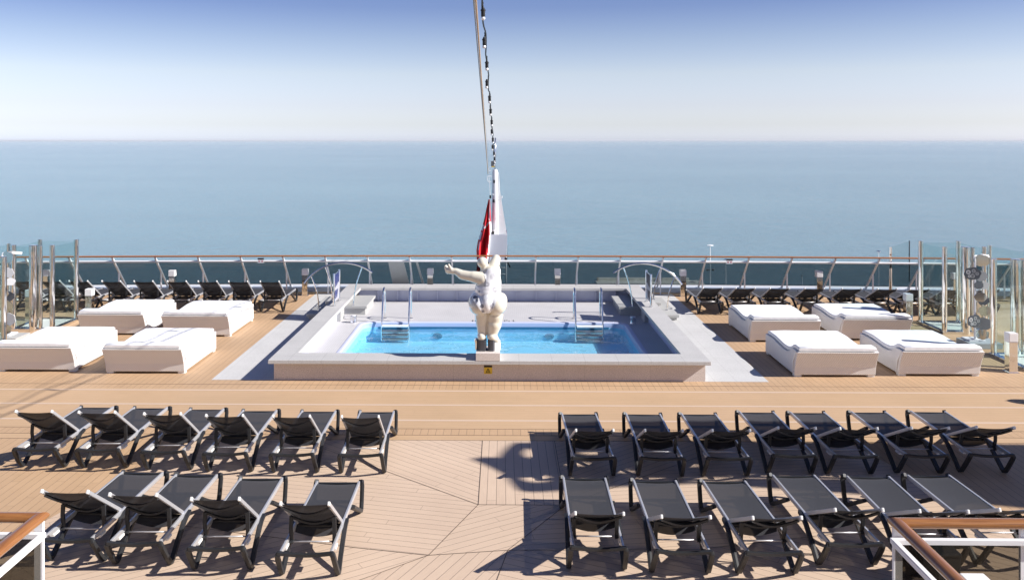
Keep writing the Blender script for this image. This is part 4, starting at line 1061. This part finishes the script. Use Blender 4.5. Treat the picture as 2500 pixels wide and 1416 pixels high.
# flag: drooping red ensign with white cross folds
fl = thing('flag', 'limp red flag with white cross marks hanging beside the mast', 'flag', (0, MY - .25, 0))
m = MB(); M_RED = mat('flag_red', (.72, .015, .025), .7); M_FW = mat('flag_white', (.75, .75, .76), .7)
rows = [(486, 1192.5, 1196.5), (505, 1188, 1197), (530, 1183, 1198), (550, 1178, 1200), (570, 1172, 1202), (590, 1166, 1202), (610, 1163, 1202), (628, 1164, 1200), (645, 1164, 1196), (665, 1163, 1186)]
def rint(py_):
    for a_, b_ in zip(rows, rows[1:]):
        if a_[0] <= py_ <= b_[0]:
            f = (py_ - a_[0]) / (b_[0] - a_[0]); return a_[1] + (b_[1] - a_[1]) * f, a_[2] + (b_[2] - a_[2]) * f
nj, ni = 90, 30; g = []
for j in range(nj + 1):
    py_ = 486 + (665 - 486) * j / nj; l_, r2 = rint(py_); rw = []
    for i in range(ni + 1):
        f = i / ni; p = mp(l_ + (r2 - l_) * f, py_); w_ = (r2 - l_) / 75
        rw.append(m.bm.verts.new((p.x, .12 * min(1, w_ * 3) * math.sin(f * 13 + j * .035) + .03 * math.sin(f * 29 - j * .1), p.z)))
    g.append(rw)
for j in range(nj):
    for i in range(ni):
        f = m.bm.faces.new((g[j][i], g[j][i + 1], g[j + 1][i + 1], g[j + 1][i])); f.smooth = True
        fi = (i + .5) / ni; pj = 486 + (665 - 486) * (j + .5) / nj
        white = fi > .80 - .12 * max(0, (pj - 560) / 80) or (540 < pj < 556 and abs(fi - (.35 + (552 - pj) * .035)) < .14) or (548 < pj < 562 and fi < .14) or (566 < pj < 583 and fi < .12 + .0 * pj) or (588 < pj < 608 and .10 < fi < .17) or (pj > 632 and (fi > .78))
        if 500 < pj < 535 and fi > .62 and fi < .82: white = True
        if pj < 540 and fi > .86: white = False
        f.material_index = 1 if white else 0
m.build('cloth', [M_RED, M_FW], fl, rec=False)
fl2 = thing('flag', 'folded white flag cloth hanging between the red flag and the box panel', 'flag', (0, MY - .10, 0))
m = MB(); g = []
for j in range(31):
    py_ = 560 + (662 - 560) * j / 30; rw = []
    for i in range(17):
        f = i / 16; p = mp(1190 - 12 * max(0, (py_ - 600) / 60) + (20 + 22 * max(0, (py_ - 610) / 50)) * f, py_); rw.append(m.bm.verts.new((p.x, .05 * math.sin(f * 12 + j * .1), p.z)))
    g.append(rw)
for j in range(30):
    for i in range(16): f = m.bm.faces.new((g[j][i], g[j][i + 1], g[j + 1][i + 1], g[j + 1][i])); f.smooth = True
m.build('cloth', M_FW, fl2, rec=False)

# string of bulbs
def spt(y): return Vector((-.245 + .0 * y, y, 6.13 - .137 * (y - 11.3)))
sl_ = thing('string_lights', 'black cable of round white bulbs descending from above to the mast top', 'string lights', (-.245, 28, 0))
def SLp(p): return Vector(p) - Vector((-.245, 28, 0))
bulbs = [10.72 + 1.44 * k for k in range(-3, 12)]
bulbs = [b_ for b_ in bulbs if b_ < 27.8] + [27.0, 27.6]
m = MB(); pts = []
y = 2.0
while y < 28:
    pts.append(SLp(spt(y) + Vector((.012 * math.sin(y * 2.7), 0, .03 * math.sin(y * 4.27)))))
    y += .18
m.tube(pts, .011, 6); m.build('cable', M_BLACK, sl_)
for k, y in enumerate(bulbs):
    p = SLp(spt(y)); dx = (-.05, .0, .0, .01, -.02, .0)[k % 6] if k > 2 else (-.06 if k == 3 else 0)
    m = MB(); m.lathe(p + Vector((dx * .5, 0, -.125)), [(.022, 0), (.026, .012), (.026, .07), (.032, .075), (.032, .09), (.022, .10), (.012, .125)], 12)
    m.lathe(p + Vector((0, 0, .0)), [(.006, 0), (.014, .012), (.008, .03), (.013, .05), (.006, .07)], 8)
    sk = m.build('socket', M_BLACK, sl_)
    m = MB(); m.lathe(p + Vector((dx * .6, 0, -.168)), [(.004, 0), (.018, .005), (.0265, .019), (.0265, .028), (.019, .044)], 14); m.build('bulb', M_BULB, sk)
# two ropes to the mast
M_ROPE1 = mat('tan_rope', (.55, .42, .30), .8); M_ROPE2 = mat('grey_wire', (.20, .22, .24), .4)
for (pxt, m_, r_, lb, nm) in ((1161.5, M_ROPE1, .0115, 'tan rope running up from the mast, left of the string lights', 'rope'), (1155.5, M_ROPE2, .007, 'thin dark wire stay running up from the mast, leftmost of the lines', 'wire_stay')):
    p0 = mp(1201 if r_ > .013 else 1191, 425) + Vector((0, MY, 0)); s9 = F / 9.5; p1 = Vector(((pxt - 1226) / s9, 9.5, H + 343 / s9))
    p2 = p0 + (p1 - p0) * 1.35
    m = MB(); m.tube([p0 + (p2 - p0) * f / 10 for f in range(11)], r_, 6); tag(m.build(nm, m_), lb, 'rope' if nm == 'rope' else 'wire')
p0 = mp(1203, 470) + Vector((0, MY, 0)); p1 = mp(1196, 395) + Vector((0, MY, 0)); 
m = MB(); m.tube([mp(1197, 480) + Vector((0, MY - .2, 0)), mp(1190, 360) + Vector((0, MY - .2, 0)), mp(1180, 230, -8) + Vector((0, MY - .0, 0)), mp(1158, 0, -18.5) + Vector((0, MY, 0))], .006, 6)
tag(m.build('halyard', M_WHITE2), 'thin pale halyard running from the flag up past the mast', 'rope')

# pale sheets on the inboard side of the rail glass, imitating a reflection
M_REFL = mat('frosted_screen_white', (.46, .50, .52), .6)
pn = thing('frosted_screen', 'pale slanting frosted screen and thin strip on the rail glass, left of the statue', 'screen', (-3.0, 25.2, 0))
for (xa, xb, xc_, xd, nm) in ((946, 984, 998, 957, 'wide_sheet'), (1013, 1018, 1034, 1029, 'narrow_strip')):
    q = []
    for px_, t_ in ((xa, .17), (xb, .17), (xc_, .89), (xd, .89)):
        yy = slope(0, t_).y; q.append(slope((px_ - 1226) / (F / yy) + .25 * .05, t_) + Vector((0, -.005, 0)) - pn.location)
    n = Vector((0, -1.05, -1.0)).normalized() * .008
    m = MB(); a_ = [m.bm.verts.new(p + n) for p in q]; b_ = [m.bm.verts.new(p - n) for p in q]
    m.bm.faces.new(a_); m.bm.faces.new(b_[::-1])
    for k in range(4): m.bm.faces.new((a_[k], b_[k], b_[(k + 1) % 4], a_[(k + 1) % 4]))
    m.build(nm, M_REFL, pn)

# ================================================================ QUAY AND LAMP POSTS
M_QUAY = stone('quay_concrete', (.80, .78, .70), .1, .6)
t = NT(M_QUAY); rust = t.rng(t.noise(.35, t.obj(), 6, .7), .58, .66, 0, .8)
prev = t.b.inputs['Base Color'].links[0].from_socket
t.col(t.mix(rust, prev, (.22, .11, .05)))
QZ = -19.6
def Q(px_, py_, z=QZ): return G(px_, py_, z)
a_ = Q(1452, 684); b_ = Q(1716, 690)
m = MB(); m.bx(a_.x, b_.x, a_.y - 7, a_.y, SEA_Z - 1, QZ); m.bx(a_.x + 3, b_.x + 60, a_.y - 22, a_.y - 7.01, SEA_Z - 1, QZ - .6)
m.bx(a_.x + .3, b_.x - 2, a_.y - .8, a_.y - .1, QZ, QZ + .5)
tag(m.build('quay', M_QUAY), 'rust stained concrete quay in the sea beyond the stern railing, right of centre', 'quay')
for i, (px_, yt, yb, lb, two) in enumerate(((1734, 601, 697, 'tallest white quay lamp post, with two small side lamps at mid height', True), (1772, 637, 697, 'white quay lamp post under the right rail notice', False), (2145, 617, 697, 'tall white quay lamp post left of the showers', False), (2178, 660, 697, 'short white quay lamp post, nearest the right showers', False), (1958, 675, 697, 'tiny quay post seen through the glass right of a bollard lamp', False))):
    p = Q(px_, 700, QZ - .6); s = F / p.y; hgt = (700 - yt) / s; w_ = .085
    tt = thing('quay_lamp_post', lb, 'lamp post', p, 0, 'lamp posts on the quay')
    m = MB(); m.lathe((0, 0, 0), [(w_ * 1.3, 0), (w_, .3), (w_ * .6, hgt)], 8); m.build('pole', M_WHITE2, tt)
    m = MB()
    if i != 4: m.lathe((0, 0, hgt), [(.15, 0), (.42, .08), (.42, .2), (.1, .32)] if not two else [(.2, 0), (.55, .05), (.55, .13), (.2, .2)], 12); m.build('lamp_head', M_WHITE2 if two else M_STEEL, tt)
    else: m.lathe((0, 0, hgt), [(.1, 0), (.1, .2)], 8); m.build('lamp_head', M_DARK, tt)
    if two:
        z_ = hgt - (660 - 601) / s
        for d in (-1, 1):
            m = MB(); m.beam((0, 0, z_), (d * .45, 0, z_ + .1), .08, .08); m.lathe((d * .5, 0, z_ - .1), [(.1, 0), (.2, .1), (.1, .3)], 8); m.build('side_lamp', M_DARK, tt)

# ================================================================ ADDED SHADOW CASTER FOR THE RIGHT SIDE (unseen, above and right of the view)
dist = 13.0
off = S * (dist)
def outline():  # drawn from the shadow wanted on the deck, then moved towards the sun
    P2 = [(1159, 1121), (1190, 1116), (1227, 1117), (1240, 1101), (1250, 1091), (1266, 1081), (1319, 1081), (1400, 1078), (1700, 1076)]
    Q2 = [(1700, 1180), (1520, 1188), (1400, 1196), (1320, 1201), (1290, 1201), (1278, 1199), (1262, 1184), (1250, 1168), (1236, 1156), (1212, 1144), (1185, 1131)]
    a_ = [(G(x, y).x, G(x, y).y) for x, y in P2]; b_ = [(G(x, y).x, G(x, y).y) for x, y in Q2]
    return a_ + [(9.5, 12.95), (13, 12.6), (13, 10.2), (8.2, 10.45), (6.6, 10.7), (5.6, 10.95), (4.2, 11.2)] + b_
caster = thing('mast_canopy', 'dark pointed canopy high up to the right of the view', 'canopy', (0, 0, 0))
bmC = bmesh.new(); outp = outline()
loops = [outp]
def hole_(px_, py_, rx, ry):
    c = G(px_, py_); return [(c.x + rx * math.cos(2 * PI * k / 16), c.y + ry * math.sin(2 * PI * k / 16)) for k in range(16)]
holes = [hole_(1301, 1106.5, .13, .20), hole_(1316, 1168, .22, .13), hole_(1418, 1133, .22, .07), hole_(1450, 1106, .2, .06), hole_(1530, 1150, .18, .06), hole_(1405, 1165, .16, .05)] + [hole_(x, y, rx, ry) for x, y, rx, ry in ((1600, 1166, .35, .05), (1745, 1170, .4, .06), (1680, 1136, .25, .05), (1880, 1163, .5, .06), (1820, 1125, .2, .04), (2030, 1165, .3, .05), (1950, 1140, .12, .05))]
edges = []
for lp in [outp] + holes:
    vs = [bmC.verts.new((x, y, 0)) for x, y in lp]
    for k in range(len(vs)): edges.append(bmC.edges.new((vs[k], vs[(k + 1) % len(vs)])))
bmesh.ops.triangle_fill(bmC, edges=edges, use_beauty=True)
# drop triangles inside holes
dl = [f for f in bmC.faces if any(inside(f.calc_center_median().x, f.calc_center_median().y, h) for h in holes)]
bmesh.ops.delete(bmC, geom=dl, context='FACES_ONLY')
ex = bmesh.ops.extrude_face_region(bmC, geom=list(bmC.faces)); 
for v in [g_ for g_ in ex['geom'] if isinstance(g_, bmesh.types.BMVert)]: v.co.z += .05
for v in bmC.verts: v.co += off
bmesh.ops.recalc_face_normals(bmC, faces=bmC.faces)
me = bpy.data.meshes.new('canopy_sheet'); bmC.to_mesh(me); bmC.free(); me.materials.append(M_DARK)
co_ = bpy.data.objects.new('canopy_sheet', me); C.objects.link(co_); co_.parent = caster
m = MB(); m.tube([(13 + off.x - .5, 11.9 + off.y, 0), (13 + off.x - .5, 11.9 + off.y, off.z - .01)], .2, 16, up=Vector((0, 1, 0))); m.build('column', M_WHITEP, caster)  # column added only to hold the shading sheet up

# the ship's white superstructure behind the viewer (seen only in reflections)
sup = thing('ship_superstructure', 'white ship superstructure with dark window bands behind the camera', 'superstructure', (0, -7, 0))
m = MB(); m.bx(-17, 17, -6, 0, 0, 13); m.build('front_wall', M_WHITE2, sup)
for z_ in (1.0, 4.4, 7.8):
    m = MB(); m.bx(-15, 15, -.1, .03, z_, z_ + 1.5); m.build('window_band', M_NAVY, sup)
    m = MB(); m.bx(-17.2, 17.2, .0, 1.4, z_ + 2.1, z_ + 2.3); m.build('balcony_slab', M_WHITE2, sup)
m = MB(); m.bx(-3.2, -2.7, 6.9, 13.0, -.01, .6) if False else m.bx(-9, 9, .05, 8.6, .55, .70); m.build('upper_deck', M_TEAK, sup)

hz = bpy.data.materials.new('haze'); hz.use_nodes = True
for n in list(hz.node_tree.nodes):
    if n.type != 'OUTPUT_MATERIAL': hz.node_tree.nodes.remove(n)
pv = hz.node_tree.nodes.new('ShaderNodeVolumePrincipled'); pv.inputs['Color'].default_value = (.93, .95, 1.0, 1); pv.inputs['Density'].default_value = HAZE
hz.node_tree.links.new(pv.outputs[0], hz.node_tree.nodes['Material Output'].inputs['Volume'])
m = MB(); m.bx(-91000, 91000, -21000, 121000, SEA_Z - 1, 16); tag(m.build('haze', hz), kind='stuff')
